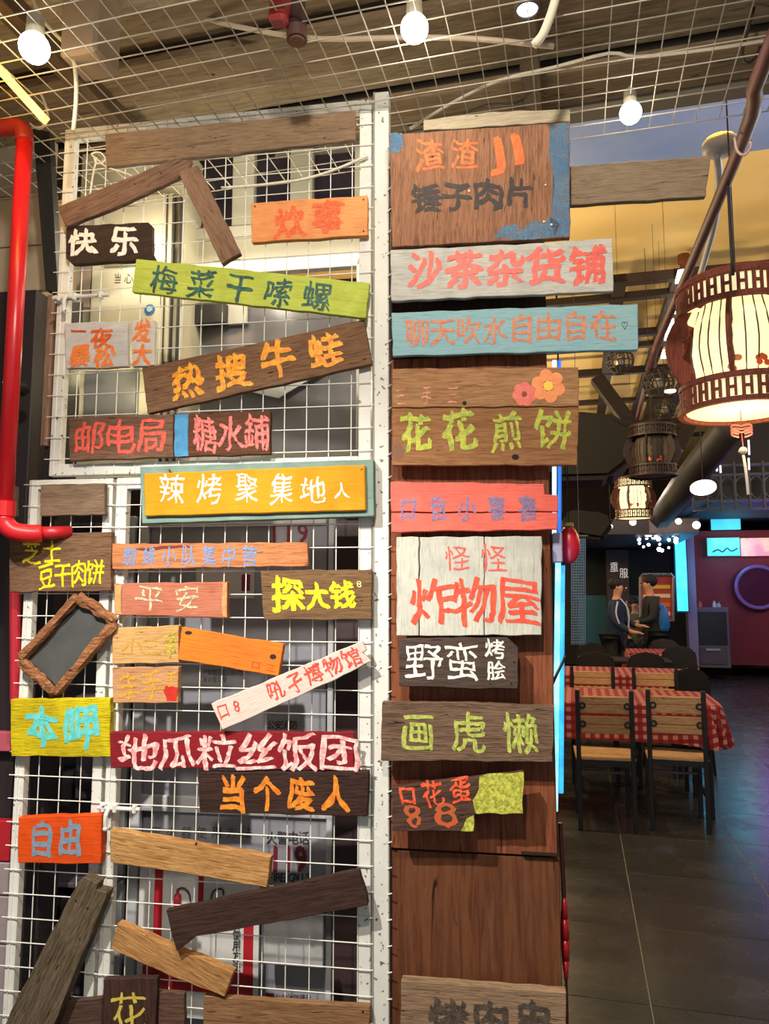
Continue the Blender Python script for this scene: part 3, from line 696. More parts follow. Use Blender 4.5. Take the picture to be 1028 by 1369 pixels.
# ================================================================ BEHIND THE GATES
def PB(name, px0, py0, px1, py1, y, th, mat, parent=None, bev=.003, Mx=None):
    """a box whose front face fills the pixel rectangle on the plane y of the panel frame"""
    a, b_ = PP(px0, (py0 + py1) / 2, y), PP(px1, (py0 + py1) / 2, y); xm = (px0 + px1) / 2
    z0, z1 = PP(xm, py1, y).z, PP(xm, py0, y).z
    mb = MB().box((a.x, y, z0), (b_.x, y + th, z1))
    if bev: mb.bevel(bev)
    return mb.build(name, mat, parent, MP if parent is None else None)
def ptext(root, txt, x0, x1, py, w, h, mat, y, wt=0.0, py1=None):
    its = []; n = len(txt)
    for i, ch in enumerate(txt):
        t = i / max(1, n - 1); p = PP(x0 + (x1 - x0) * t, py + ((py1 or py) - py) * t, y); q = PP(x0 + 10, py, y) - PP(x0, py, y)
        if ch == ' ': continue
        its.append((ch, wt, p.x, p.z, w * q.length / 10, h * q.length / 10, 0))
    o = link('lettering', letter_mesh(its, .004), mat, root, T((0, y, 0))); o['kind'] = 'stuff'; return o
bw_ = MB(); bw_.box((-1.9, 1.1, 0), (-.02, 1.16, 2.9)); struct('wall_shop', bw_, plain('#6a6468', .8), MP)

r = empty('electrical_cabinet', MP, 'cream metal cabinet behind the upper gate with a warning and a round blue sticker', 'cabinet')
CR = plain('#d8d2b8', .5, 0, '#cfc8ac', 5)
PB('body', 100, 200, 244, 640, .47, .3, CR, r)
PB('door', 122, 262, 228, 486, .45, .018, CR, r)
PB('trim_strip', 106, 345, 121, 411, .455, .012, plain('#a89484', .6), r)
PB('vent_cover', 140, 350, 184, 356, .44, .01, plain('#7c7c5c', .6), r, .001)
for x in (217, 226, 235): PB('hinge_line', x, 262, x + 1.5, 620, .444, .02, plain('#4a4640', .6), r, 0)
PB('lower_door', 112, 495, 182, 562, .455, .012, plain('#6c6c70', .4), r)
q = PP(200, 414, .448); MB().cyl((q.x, .448, q.z), (q.x, .452, q.z), .021, 24).build('sticker', plain('#3f7ab0', .4), r)
MB().cyl((q.x, .446, q.z + .002), (q.x, .4485, q.z + .002), .011, 20).build('sticker_centre', plain('#b8d0dc', .4), r)
ptext(r, '当心', 158, 172, 372, 12, 14, plain('#4a4840', .7), .4485)
# window over the shop front
w1 = empty('window_1', MP); w1['kind'] = 'structure'
PB('window_pane', 238, 150, 480, 300, .62, .01, glass('#2c2836', .1, .9), w1, 0)
for x0, x1 in ((311, 340), (388, 418), (474, 482)): PB('mullion', x0, 150, x1, 302, .59, .04, plain('#c4c4b0', .6), w1)
PB('sill', 232, 298, 484, 312, .57, .06, plain('#c8c4b4', .6), w1)
PB('wall_panel', 244, 312, 484, 345, .6, .03, plain('#b8b4a0', .7), w1)
# glazed case under it
r = empty('glazed_counter', MP, 'white framed glazed case with grey glass behind the upper gate', 'display case')
WF = plain('#dcdcd8', .45); GG = plain('#8a8a8e', .22, 0, '#7c7c82', 3)
PB('back_panel', 248, 396, 482, 628, .66, .02, GG, r)
PB('inner_board', 250, 400, 330, 434, .62, .02, plain('#c8c6b8', .6), r)
PB('dark_box', 260, 404, 300, 432, .58, .05, plain('#3c3a3a', .6), r)
PB('frame_stile', 248, 345, 250, 628, .57, .04, WF, r); PB('frame_stile', 476, 345, 486, 628, .57, .04, WF, r)
PB('frame_rail', 248, 345, 486, 362, .57, .04, WF, r); PB('frame_rail', 248, 604, 486, 628, .57, .04, WF, r)
mb = MB(); mb.prism([(lambda p: (p.x, p.z))(PP(x, y, .61)) for x, y in ((254, 478), (360, 492), (476, 452), (476, 470), (372, 532), (254, 505))], .61, .62); mb.build('slanting_light_band', plain('#c4c8c8', .5), r)  # slanted light band behind the glass, built as a pale board
# fire cabinet
r = empty('fire_hydrant_cabinet', MP, 'grey glazed fire hydrant cabinet with the number 119 behind the tall lower gate', 'cabinet')
FG = plain('#a2a4ac', .22, 0, '#90929a', 2.5); DR = plain('#7c2030', .5); DK = plain('#3a3a40', .6)
PB('carcass', 150, 690, 446, 1500, .47, .3, plain('#4a4a50', .6), r)
PB('door_glass', 196, 700, 436, 1068, .455, .012, FG, r); PB('door_glass', 196, 1090, 436, 1500, .455, .012, FG, r)
for x0, x1 in ((156, 166), (172, 186), (436, 444)): PB('stile', x0, 690, x1, 1500, .44, .026, plain('#c4c8cc', .4), r)
for y0, y1 in ((690, 702), (1068, 1090)): PB('rail', 186, y0, 436, y1, .44, .026, plain('#d4d6d8', .4), r)
ptext(r, '119', 366, 404, 712, 30, 34, DR, .453, .02)
ptext(r, '火警电话', 363, 406, 1120, 15, 17, DK, .453, .02)
ptext(r, '119', 368, 402, 1148, 32, 44, DR, .453, .035)
ptext(r, 'FIRE CALLS', 361, 412, 1173, 14, 15, DK, .453, .02)
ptext(r, '灭火器使用方法', 209, 330, 1113, 14, 15, plain('#5a5a62', .6), .453)
ptext(r, '严禁埋压圈占消火栓', 274, 322, 899, 6, 8, DK, .453); ptext(r, '消火栓公安', 274, 300, 908, 6, 8, DK, .453)
ptext(r, '公共消防'.replace('共', '安'), 362, 392, 969, 11, 12, plain('#5a2a3c', .6), .453, .02)
ptext(r, '公安消防提示', 372, 412, 1334, 8, 9, DK, .453)
PB('maroon_mark', 355, 1328, 366, 1339, .452, .002, DR, r, 0)
PB('notice_sheet', 262, 760, 340, 800, .452, .002, plain('#d8d4d0', .6), r, 0)
PB('maroon_mark', 323, 768, 334, 790, .450, .002, plain('#8c2838', .5), r, 0)
# usage poster
r = empty('extinguisher_poster', MP, 'white poster with red bars and a fire extinguisher drawing at the bottom of the gate', 'poster')
RB = plain('#b81e2c', .5)
PB('sheet', 184, 1160, 346, 1362, .40, .003, plain('#dcdcd8', .6), r, 0)
for x0, y0, x1, y1 in ((205, 1160, 216, 1312), (265, 1160, 272, 1215), (325, 1236, 338, 1326), (190, 1296, 338, 1326)): PB('red_bar', x0, y0, x1, y1, .3985, .001, RB, r, 0)
q = PP(237, 1212, .395); MB().cyl((q.x, .395, q.z - .03), (q.x, .395, q.z + .03), .013, 12).sph((q.x, .395, q.z + .03), .013, 10).cyl((q.x, .395, q.z + .03), (q.x, .395, q.z + .055), .005, 8).build('extinguisher_drawing', plain('#a83038', .5), r)
MB().tube([(q.x, .395, q.z + .055), (q.x + .02, .395, q.z + .06), (q.x + .04, .395, q.z + .045), (q.x + .045, .395, q.z + .02)], .003, 6).build('hose_drawing', DK, r)
q = PP(285, 1200, .395); MB().tube([(q.x - .01, .395, q.z - .02), (q.x, .395, q.z + .02), (q.x + .03, .395, q.z + .028), (q.x + .035, .395, q.z + .01)], .003, 6).build('hose_drawing', DK, r)
ptext(r, '使用方法', 316, 316, 1250, 11, 13, DK, .397, .02, 1292)
ptext(r, '防火栓', 215, 241, 1336, 11, 12, plain('#a03038', .6), .397, .02)
r = tag(PB('white_reflection', 352, 1212, 432, 1292, .36, .035, plain('#c8caca', .3, 0, '#a8aaac', 6), None), 'white reflection built as a slab inside the tall lower gate right of the poster', 'box')  # white reflection on the cabinet glass, modelled as a pale slab
PBd = MB(); a_ = PP(448, 900, .35); b_ = PP(482, 900, .35); PBd.box((a_.x, .35, 0), (b_.x, .5, PP(460, 696, .35).z)); struct('trim_door_jamb', PBd, plain('#3a2a2c', .6), MP)
# dark things left of the gates
r = empty('cream_wall_panels', MP, 'cream wall panels in two rows left of the gates behind the red pipe', 'wall panel')
CW_ = plain('#b4a690', .7, 0, '#a89a86', 4)
for y0, y1 in ((196, 262), (263.5, 330), (331.5, 391)): PB('panel', -60, y0, 72, y1, .30, .02, CW_, r, .002)
mb = MB(); mb.prism([(lambda p: (p.x, p.z))(PP(x, y, .1)) for x, y in ((44, 172), (66, 176), (77, 390), (61, 388))], .1, .13); tag(mb.build('leaning_board', plain('#23221f', .6), None, MP), 'narrow black board leaning between the red pipe and the upper gate', 'board')
r = empty('dark_post', MP, 'dark post with a brown edge strip left of the upper gate', 'post')
PB('post', 40, 392, 62, 1600, .12, .1, plain('#241d1f', .6), r); PB('edge_strip', 58, 394, 67, 596, .10, .02, wood('#9c7c68', '#6e5446', 'z', seed=71), r)
r = empty('dark_cupboard', MP, 'dark cupboard front with a red strip and grey boards at the far left', 'cupboard')
PB('body', -80, 392, 17, 1650, .24, .2, plain('#2a2224', .6), r)
PB('red_strip', -60, 1096, 13, 1150, .20, .03, plain('#b0202a', .5), r)
for y0, y1 in ((1152, 1195), (1197, 1260), (1262, 1400)): PB('grey_board', -60, y0, 11, y1, .20, .03, plain('#9a8c8e', .6), r)
PB('pink_box', -60, 978, 13, 1004, .2, .03, plain('#c05868', .6), r)
struct('wall_shop_left', MB().box((-3.2, 1.1, 0), (-1.9, 1.16, 2.9)), plain('#3a3234', .8), MP)
r = tag(MB().tube([PP(20, 780, .05), PP(21, 940, .05)], .016, 12, 1).build('red_conduit', plain('#b02432', .45), None, MP), 'short red conduit behind the bark framed blackboard', 'pipe')
q = PP(10, 512, .02)
r = empty('spot_lamp', MP @ T((q.x, .02, q.z)), 'cold white spot lamp at the left edge behind the red pipe', 'lamp')
MB().sph((0, 0, 0), .014, 12).build('lamp_lens', glow('#dff2ff', 25), r); MB().cyl((0, .012, 0), (0, .08, 0), .022, 16).build('housing', plain('#202020', .5), r)
# the shelf with dark goods behind the narrow gate
r = empty('dark_shelf', MP, 'dark shelf with boxes behind the narrow lower gate', 'shelf')
PB('back', 22, 640, 146, 1650, .40, .02, plain('#2c2630', .5), r)
for y in (700, 930, 1180): PB('shelf_board', 22, y, 146, y + 7, .30, .1, plain('#4c4450', .5), r)
for i, (x0, y0, x1, y1, c) in enumerate(((60, 1030, 96, 1078, '#3c3a3c'), (100, 1010, 134, 1070, '#35303c'), (48, 1190, 72, 1330, '#4a4450'), (78, 1200, 108, 1330, '#37343c'))):
    tag(PB('goods_box', x0, y0, x1, y1, .33, .06, plain(c, .5), None), ['low dark box behind the narrow gate, left one above the orange red sign', 'taller dark box behind the narrow gate, right one above the orange red sign', 'tall greyish purple box behind the diagonal beam', 'tall dark box behind the middle of the diagonal beam'][i], 'box')

# ---- red pipe
RP = plain('#d0222a', .32, 0, '#c41e26', 8)
r = empty('red_pipe', MP, 'red pipe running down the left edge with an elbow at its foot', 'pipe')
pA, pB = PP(33, 186, -.12), PP(29, 678, -.12)
MB().tube([(pA.x, -.12, pA.z), (pA.x, -.12, pB.z)], .0235, 20, 1).build('pipe', RP, r, smooth=True)
MB().cyl((pA.x, -.12, PP(30, 690, -.12).z), (pA.x, -.12, PP(30, 670, -.12).z), .029, 24).build('collar', RP, r)
z0 = PP(30, 690, -.12).z
MB().tube([(pA.x, -.12, z0), (pA.x + .003, -.118, z0 - .02), (pA.x + .025, -.11, z0 - .042), (pA.x + .06, -.09, z0 - .048), (pA.x + .085, -.07, z0 - .046)], .0265, 18).build('elbow', RP, r, smooth=True)
MB().tube([(pA.x + .08, -.075, z0 - .046), (pA.x + .15, -.02, z0 - .040)], .019, 16, 1).build('branch', plain('#b01c24', .4), r, smooth=True)
MB().tube([(pA.x, -.12, pA.z - .01), (pA.x - .01, -.12, pA.z + .03), (pA.x - .06, -.12, pA.z + .045), (pA.x - .3, -.12, pA.z + .05)], .027, 18).build('upper_bend', plain('#8a2420', .45), r, smooth=True)

# ================================================================ CEILING BULBS AND CABLES
def bulb(px, py, w, rpx, label, energy=2.6):
    p = HP(px, py, w); s = (HP(px + 10, py, w) - p).length / 10
    R_ = rpx * s
    r = empty('light_bulb', MH @ T(p), label, 'light bulb', None)
    MB().sph((0, 0, 0), R_, 24).build('bulb', glow('#fffdf4', 9), r, smooth=True)
    MB().cyl((0, 0, R_ * .8), (0, 0, R_ * 2.2), R_ * .62, 16, R_ * .55).build('socket', plain('#c8c0a8', .5), r)
    MB().cyl((0, 0, R_ * 2.2), (0, 0, max(R_ * 2.6, 2.93 - p.z)), .003, 6).build('cable', plain('#d4ccb8', .6), r)
    lamp('bulb_light', MH @ (p + V((0, 0, -R_ - .01))), energy, '#fff2dc', 'POINT', R_)
bulb(46, 64, 1.50, 16.5, 'leftmost lit round bulb hanging from the ceiling mesh')
bulb(554, 38, 1.75, 18, 'lit round bulb hanging at the top centre')
bulb(843, 151, 2.16, 15, 'lit round bulb hanging in front of the blue ceiling band')
p = HP(705, 14, 1.75); r = empty('downlight', MH @ T(p), 'short grey cylindrical downlight between two bulbs on the ceiling', 'spotlight')
MB().lathe([(.026, 0), (.03, 0), (.031, .08), (.0, .08)], 24).build('housing', plain('#5c5450', .5), r); MB().cyl((0, 0, .004), (0, 0, .008), .026, 20).build('lens', glow('#eef4ff', 6), r)
p = HP(372, 18, 1.62); r = empty('red_spotlight', MH @ T(p), 'dark red cylinder lamp pointing down at the top of the picture', 'spotlight')
MB().bar((0.02, 0, .16), (-.0, 0, -.03), .045).bevel(.008).build('housing', plain('#7c2420', .5), r)
p = HP(397, 42, 1.66); r = empty('brown_spotlight', MH @ T(p), 'dark brown cylinder lamp beside the dark red one', 'spotlight')
MB().cyl((-.01, 0, .2), (.0, 0, -.025), .026, 20).build('housing', plain('#3c2824', .5), r); MB().cyl((0, 0, -.03), (0, 0, -.024), .02, 20).build('lens', plain('#58402f', .3), r)
WC_ = plain('#cfc7b2', .6)
cord('ceiling_cable', [HP(x, y, 2.2) for x, y in ((548, 172), (600, 140), (665, 108), (740, 90), (815, 71), (850, 76), (930, 68), (1000, 58), (1060, 48))], .005, WC_, 'white cable crossing the ceiling mesh to the right above the third bulb', 'cable', Mx=MH)
cord('ceiling_cable', [HP(x, y, 1.7) for x, y in ((40, -10), (60, 30), (95, 70), (102, 120), (98, 175))], .006, WC_, 'pale cable hanging down past the left bulb', 'cable', Mx=MH)
cord('ceiling_cable', [HP(x, y, 1.95) for x, y in ((225, -10), (270, 22), (340, 40), (430, 52), (540, 50), (640, 52), (740, 62))], .0075, plain('#b8a890', .6), 'thick pale cable bundle lying across the ceiling mesh at the top', 'cable', Mx=MH)
cord('ceiling_cable', [HP(x, y, 1.72) for x, y in ((745, -12), (738, 15), (726, 45), (714, 60))], .011, plain('#d0c8b4', .6), 'thick white hose end beside the downlight', 'cable', Mx=MH)
cord('ceiling_cable', [HP(x, y, 2.25) for x, y in ((545, 168), (600, 160), (650, 140), (690, 138), (715, 120), (722, 122), (730, 128))], .0035, plain('#2c2824', .6), 'thin black cable looped above the large square sign', 'cable', Mx=MH)
p = HP(60, 195, 1.95)
cord('ceiling_cable', [HP(x, y, 1.9) for x, y in ((40, 165), (52, 172), (64, 160), (60, 138), (54, 125))], .004, WC_, 'small loop of white cable at the left end of the ceiling mesh', 'cable', Mx=MH)
# warm strip at the upper left
a_, b_ = HP(-30, 60, 1.62), HP(60, 160, 1.62)
tag(MB().bar(a_, b_, .02).build('light_strip', glow('#ffc84a', 5), None, MH), 'glowing yellow light strip in the upper left corner', 'light strip')
lamp('strip_light', MH @ V((HP(0, 120, 1.62).x, 1.55, HP(0, 120, 1.62).z - .05)), 3, '#ffbe4a', 'POINT', .03)
# timber and duct seen above the mesh at the left
tag(MB().box((-.06, -.06, 0), (.06, .06, .25)).bevel(.01).build('duct_box', plain('#8c7c68', .7), None, MH @ T(HZ(120, 90, 3.0))), 'grey brown duct box above the ceiling mesh near the left bulb', 'duct')
a_, b_ = HZ(104, 60, 2.99), HZ(112, 150, 2.99)
for u_ in (-.25, -.6, -.95): lamp('shop_fill', MP @ V((u_, .33, 2.75)), 3.0, '#fff2d8', 'POINT', .05)  # added fill lamps to brighten the space behind the gates
lamp('shop_fill', MP @ V((-1.05, .3, 2.25)), 1.2, '#fff0b8', 'POINT', .03)

# ================================================================ THE HALL
DW = wood('#33241c', '#1f1511', seed=61, bmp=.2); DWx = plain('#271b16', .6)
BZ = 3.95
r = empty('ceiling_beams', MH @ T((0, 0, BZ)), 'dark brown beams and struts crossing under the yellow ceiling', 'beams')
def wz(y): return (BZ - CAMH) / ((790 - y) / 1000)
for y, h in ((385, .08), (406, .06), (457, .07), (472, .05), (507, .08), (545, .06), (575, .06), (594, .06)):
    w = wz(y); MB().box((-3.1, w, -.0), (5.3, w + .08, h)).bevel(.006).build('cross_beam', DWx, r)
for px in (826, 905, 985):
    x = HP(px, 404, wz(404)).x; MB().box((x - .055, wz(385), .01), (x + .055, 16.9, .08)).build('long_beam', DWx, r)
for (x0, y0), (x1, y1) in (((797, 505), (858, 588)), ((884, 498), (862, 588)), ((935, 545), (905, 600))):
    a_, b_ = HP(x0, y0, 8.4) - V((0, 0, BZ)), HP(x1, y1, 8.4) - V((0, 0, BZ)); MB().bar(a_, b_, .16, .14).bevel(.006).build('strut', DWx, r)
# small dark post heads with light pieces on the first beam
p = HP(917, 372, 6.0); tag(MB().lathe([(0, 0), (.05, 0), (.05, .08), (.03, .1), (.03, .16), (.045, .18), (.045, .24), (0, .25)], 14).build('post_finial', wood('#6a3c24', '#4a2818', 'z', seed=62), None, MH @ T(p + V((0, .07, -.02)))), 'small turned wooden finial standing on the first dark beam', 'finial')
# downlights in a row
for i, (x, y) in enumerate(((910, 368), (905, 410), (899, 432), (894, 447), (889, 472))):
    w = 5.9 + i * .45; p = HP(x, y, w); rr = MB().box((-.03, -.09, -.02), (.03, .09, .0)).build('strip_lamp', glow('#fff4e0', 7), None, MH @ T(p) @ M4.Rotation(-.1, 4, 'X'))
    tag(rr, ['nearest white strip lamp above the first dark beam', 'second white strip lamp, just under the first dark beam', 'third white strip lamp in the row', 'fourth white strip lamp in the row', 'farthest white strip lamp left of the large lantern'][i], 'lamp', 'strip lamps under the yellow ceiling')
# sprinkler pipe along the hall
PIP = plain('#5c2420', .62, 0, '#481a18', 10)
A1, A2 = HP(1034, 52, 1.93), HP(1006, 150, 2.25); A3 = HP(882, 452, 4.6)
cord('sprinkler_pipe', [V((A1.x + .12, .3, A1.z)), A1, A2, HP(960, 268, 2.9), A3, HP(875, 472, 5.0), HP(862, 520, 6.6), HP(850, 565, 8.6)], .022, PIP, 'dark red pipe slanting across the yellow ceiling at the right', 'pipe', Mx=MH)
cord('conduit', [HP(x, y, w) for x, y, w in ((958, 205, 3.2), (961, 240, 3.3), (957, 290, 3.6), (944, 340, 3.9), (930, 385, 4.4), (915, 420, 4.8))], .016, plain('#a8acb4', .5), 'pale grey conduit running beside the dark red pipe', 'conduit', Mx=MH)
p = HP(963, 196, 3.2)
rr = empty('round_ceiling_lamp', MH @ T(p), 'round grey ceiling lamp with an orange glow above the jutting plank', 'lamp')
MB().lathe([(0, .02), (.07, .02), (.072, 0), (.072, -.015), (.05, -.03), (0, -.032)], 28).build('housing', plain('#b4b6ba', .5), rr, smooth=True)
MB().lathe([(.0, .03), (.06, .03), (.06, .022), (0, .022)], 24).build('light_ring', glow('#ffb428', 14), rr)
lamp('glow_light', MH @ (p + V((-.02, .12, .62))), 55, '#ffb63c', 'POINT', .05)
cord('pipe_clamp', [HP(x, y, 2.38) for x, y in ((982, 184), (986, 202), (996, 207), (1004, 196), (1003, 188))], .004, plain('#c8a8a0', .5), 'pale loop clamp round the dark red pipe', 'clamp', Mx=MH)
_t = HP(973, 236, 2.73)
tag(MB().tube([_t, V((_t.x, _t.y, HP(978, 368, 2.73).z))], .006, 8, 1).build('hanging_rod', plain('#241c18', .6), None, MH), 'thin black rod hanging from the dark red pipe', 'rod')
cord('ceiling_cable', [HP(x, y, 2.3) for x, y in ((1008, 10), (1000, 40), (992, 70), (998, 84), (1010, 78), (1016, 62))], .005, plain('#3a3028', .6), 'dark cable tangled at the upper right over the red pipe', 'cable', Mx=MH)

# lanterns
LRED = wood('#8c4e42', '#67342a', 'z', seed=63, bmp=.2)
shade_m, nt, b = new_mat('lantern_shade'); b.inputs['Base Color'].default_value = lin('#f6ecc4')
b.inputs['Emission Color'].default_value = lin('#fff0b0'); b.inputs['Emission Strength'].default_value = 1.05; b.inputs['Roughness'].default_value = .5
def lantern(name, label, p, s, lit=1.05, wd_=LRED, detail=True, rot=.2):
    r = empty(name, MH @ T(p) @ M4.Rotation(rot, 4, 'Z') @ M4.Scale(s, 4), label, 'lantern')
    sm_ = glow('#fff0b8', lit) if lit > .01 else plain('#4a4034', .6)
    MB().lathe([(0, -.17), (.13, -.17), (.155, -.1), (.165, 0), (.155, .1), (.13, .17), (0, .17)], 32).build('shade', sm_, r, smooth=True)
    for z0, z1, nm in ((.135, .245, 'top_ring'), (-.245, -.135, 'bottom_ring')):
        rr = None
        mb = MB(); mb.lathe([(.205, z0), (.225, z0), (.225, z0 + .018), (.205, z0 + .018)], 36, close=True); mb.lathe([(.2, z1 - .018), (.22, z1 - .018), (.22, z1), (.2, z1)], 36, close=True)
        n = 26 if detail else 14
        for k in range(n):
            a = 2 * PI * k / n; c, q_ = math.cos(a), math.sin(a); R_ = .212
            mb.bar((R_ * c, R_ * q_, z0 + .01), (R_ * c, R_ * q_, z1 - .01), .012, .01, up=(c, q_, 0))
            if detail:
                a2 = a + PI / n; c2, q2 = math.cos(a2), math.sin(a2); zc = (z0 + z1) / 2
                mb.bar((R_ * c, R_ * q_, zc), (R_ * c2, R_ * q2, zc), .010, .01, up=(c, q_, 0))
                for dz in (-.02, .02): mb.bar((R_ * c2, R_ * q2, zc + dz * 1.6), (R_ * c2, R_ * q2, zc), .009, .01, up=(c2, q2, 0))
        mb.build(nm, wd_, r)
        MB().lathe([(.19, z0 + .012), (.19, z1 - .012)], 32).build('ring_light', sm_, r, smooth=True)
    MB().lathe([(.0, .245), (.21, .245), (.2, .262), (.1, .285), (0, .29)], 32).build('cap', wd_, r)
    MB().cyl((0, 0, -.232), (0, 0, -.226), .195, 32).build('lower_diffuser', sm_, r)
    for k in range(6):
        a = 2 * PI * k / 6
        pts = [(.17, .15), (.215, .145), (.245, .1), (.268, .05), (.275, 0), (.268, -.05), (.245, -.1), (.215, -.145), (.17, -.15), (.19, -.11), (.18, -.06), (.215, -.03), (.2, 0), (.215, .03), (.18, .06), (.19, .11)]
        mb = MB(); mb.prism(pts, -.007, .007); mb.bevel(.002)
        mb.build('side_bracket', wd_, r, M4.Rotation(a, 4, 'Z'))
        if detail:
            for j in (1, 2, 3):
                aa = a + j * PI / 12
                MB().tube([(.135 * math.cos(aa), .135 * math.sin(aa), -.165), (.17 * math.cos(aa), .17 * math.sin(aa), 0), (.135 * math.cos(aa), .135 * math.sin(aa), .165)], .0028, 5, 4).build('rib', plain('#4a3428', .6), r)
    if detail:
        for a0, cc in ((-2.05, '#e08040'), (-1.5, '#d85c30')):
            for j in range(5):
                an = a0 + random.uniform(-.12, .12); zz = -.10 + random.uniform(-.012, .03); R_ = .158
                MB().cyl((R_ * math.cos(an), R_ * math.sin(an), zz), ((R_ + .002) * math.cos(an), (R_ + .002) * math.sin(an), zz), .012, 7).build('flower_paint', plain(cc, .6), r)
    return r
pL = HP(988, 468, 3.0)
lantern('palace_lantern', 'large lit round lantern with red brown fretwork rings at the right edge', pL, 1.0, .85)
MB_ = MB().cyl((0, 0, 0), (0, 0, 4.2 - pL.z - .28), .003, 6).build('cord', plain('#2a1c18', .6), bpy.data.objects['palace_lantern'], T((0, 0, .28)))
lamp('lantern_light', MH @ (pL + V((0, 0, -.36))), 5, '#ffe4a0', 'POINT', .1)
p2 = HP(872, 604, 6.0); lantern('palace_lantern', 'unlit dark round lantern hanging under the struts', p2, .80, 0, plain('#2c1614', .55), True)
MB().cyl((0, 0, .28), (0, 0, (4.2 - p2.z) / .8), .003, 6).build('cord', plain('#2a1c18', .6), bpy.data.objects['palace_lantern.001'])
p3 = HP(847, 667, 9.0); lantern('palace_lantern', 'small lit lantern far back in the hall', p3, .95, 1.3, plain('#54241c', .5), True)
MB().cyl((0, 0, .28), (0, 0, (4.2 - p3.z) / .95), .002, 6).build('cord', plain('#2a1c18', .6), bpy.data.objects['palace_lantern.002'])
# knot pendant under the large lantern
p = HP(990, 552, 3.0); r = empty('knot_pendant', MH @ T(p), 'small knotted pendant with a bead and white tassel under the large lantern', 'pendant')
MB().tube([(0, 0, .06), (0, 0, -.05)], .002, 6, 1).build('string', plain('#8c3430', .6), r)
mb = MB()
for k in range(3):
    for sx in (-1, 1): mb.tube([(0, 0, -.05 - k * .012), (sx * .03, 0, -.045 - k * .012), (sx * .034, -.003, -.06 - k * .012), (sx * .01, 0, -.068 - k * .012)], .0035, 6)
mb.build('knot', plain('#b45c5c', .6), r)
MB().tube([(0, 0, -.08), (.002, 0, -.13)], .002, 6, 1).build('string', plain('#8c3430', .6), r)
MB().sph((.002, 0, -.145), .015, 14).build('bead', plain('#c4a8a4', .3), r)
MB().tube([(.002, 0, -.16), (.008, 0, -.22), (.012, 0, -.31)], .005, 6).build('tassel', plain('#c8c0c4', .7), r)

# wicker lamps
def wicker(px, py, w, R_, label):
    p = HP(px, py, w); mb = MB()
    for k in range(14):
        a = 2 * PI * k / 14; c, q_ = math.cos(a), math.sin(a); t_ = a + .5
        mb.tube([(R_ * .35 * c, R_ * .35 * q_, R_ * .95), (R_ * .95 * math.cos(a + .25), R_ * .95 * math.sin(a + .25), R_ * .35), (R_ * .9 * math.cos(t_), R_ * .9 * math.sin(t_), -R_ * .4), (R_ * .4 * math.cos(t_ + .2), R_ * .4 * math.sin(t_ + .2), -R_ * .95)], R_ * .05, 5, 3)
    for z, q in ((.9, .4), (.4, .93), (-.1, 1.0), (-.55, .85), (-.92, .42)): mb.tube([(R_ * q * math.cos(2 * PI * i / 16), R_ * q * math.sin(2 * PI * i / 16), R_ * z) for i in range(17)], R_ * .05, 5, 1)
    r = empty('wicker_lamp', MH @ T(p), label, 'lamp')
    o = mb.build('wicker_weave', plain('#35302b', .8), r); o['kind'] = 'stuff'
    MB().sph((0, 0, 0), R_ * .35, 10).build('bulb', plain('#9a948a', .3), r)
    MB().cyl((0, 0, R_ * .3), (0, 0, 4.2 - p.z), .0015, 6).build('cord', plain('#1c1614', .6), r)
wicker(829, 483, 5.0, .085, 'grey wicker ball lamp hanging just below the pale blue sign')
wicker(880, 512, 5.6, .108, 'grey wicker ball lamp left of the large lantern')
wicker(889, 548, 5.9, .075, 'small lower wicker ball lamp under the one left of the large lantern')
p = HP(896, 523, 5.0); r = empty('disc_lamp', MH @ T(p), 'small flat white disc lamp beside the wicker lamps', 'lamp'); MB().cyl((0, 0, -.004), (0, 0, .004), .035, 20).build('disc', glow('#fff8ec', 5), r); MB().cyl((0, 0, .004), (0, 0, 4.2 - p.z), .0015, 6).build('cord', plain('#1c1614', .6), r)
p = HP(940, 652, 6.5); r = empty('pendant_disc_lamp', MH @ T(p) @ M4.Rotation(-.5, 4, 'X'), 'oval white glowing pendant lamp in front of the dark balustrade', 'lamp')
MB().cyl((0, 0, -.006), (0, 0, .006), .10, 28).build('diffuser', glow('#fff4e4', 4), r); MB().cyl((0, 0, .008), (0, 0, .05), .09, 24, .03).build('housing', plain('#2c2420', .5), r); MB().cyl((0, 0, .05), (0, -.9, 1.6), .004, 6).build('cord', plain('#1c1614', .6), r)
# black hoods
def bag(name, label, pts, w, dep, mat, py_=1):
    P2 = [HP(x, y, w) for x, y in pts]; c = sum(P2, V()) / len(P2)
    mb = MB(); mb.prism([(q.x - c.x, q.z - c.z) for q in P2], 0, dep); mb.bevel(.05, 2)
    r = empty(name, MH @ T(c), label, 'hood'); mb.build('hood_body', mat, r)
    x0 = HP(749, 600, w + .1).x - c.x
    for dx in (-.25, 0): MB().cyl((x0 + dx, .12, .1 if py_ else -.02), (x0 + dx, .12, 4.2 - c.z), .008, 8).build('suspension_rod', mat, r)
    return r
bag('extractor_hood', 'large black extractor hood right of the flower sign', [(742, 548), (780, 549), (820, 553), (850, 570), (853, 600), (838, 622), (815, 640), (742, 642)], 6.6, .6, plain('#0d0c0c', .8))
bag('extractor_hood', 'smaller black extractor hood lower down beside the coral sign', [(752, 686), (768, 681), (800, 684), (818, 690), (822, 700), (806, 722), (780, 718), (754, 712)], 6.4, .4, plain('#0d0c0c', .8))
cord('duct', [HP(x, y, w) for x, y, w in ((985, 560, 7.0), (950, 605, 7.6), (915, 650, 8.4), (884, 692, 10.4))], .15, plain('#34343a', .6, .0, '#28282c', 4), 'thick grey duct sloping down behind the large lantern', 'duct', Mx=MH)
r_ = plain('#8a3a34', .5)
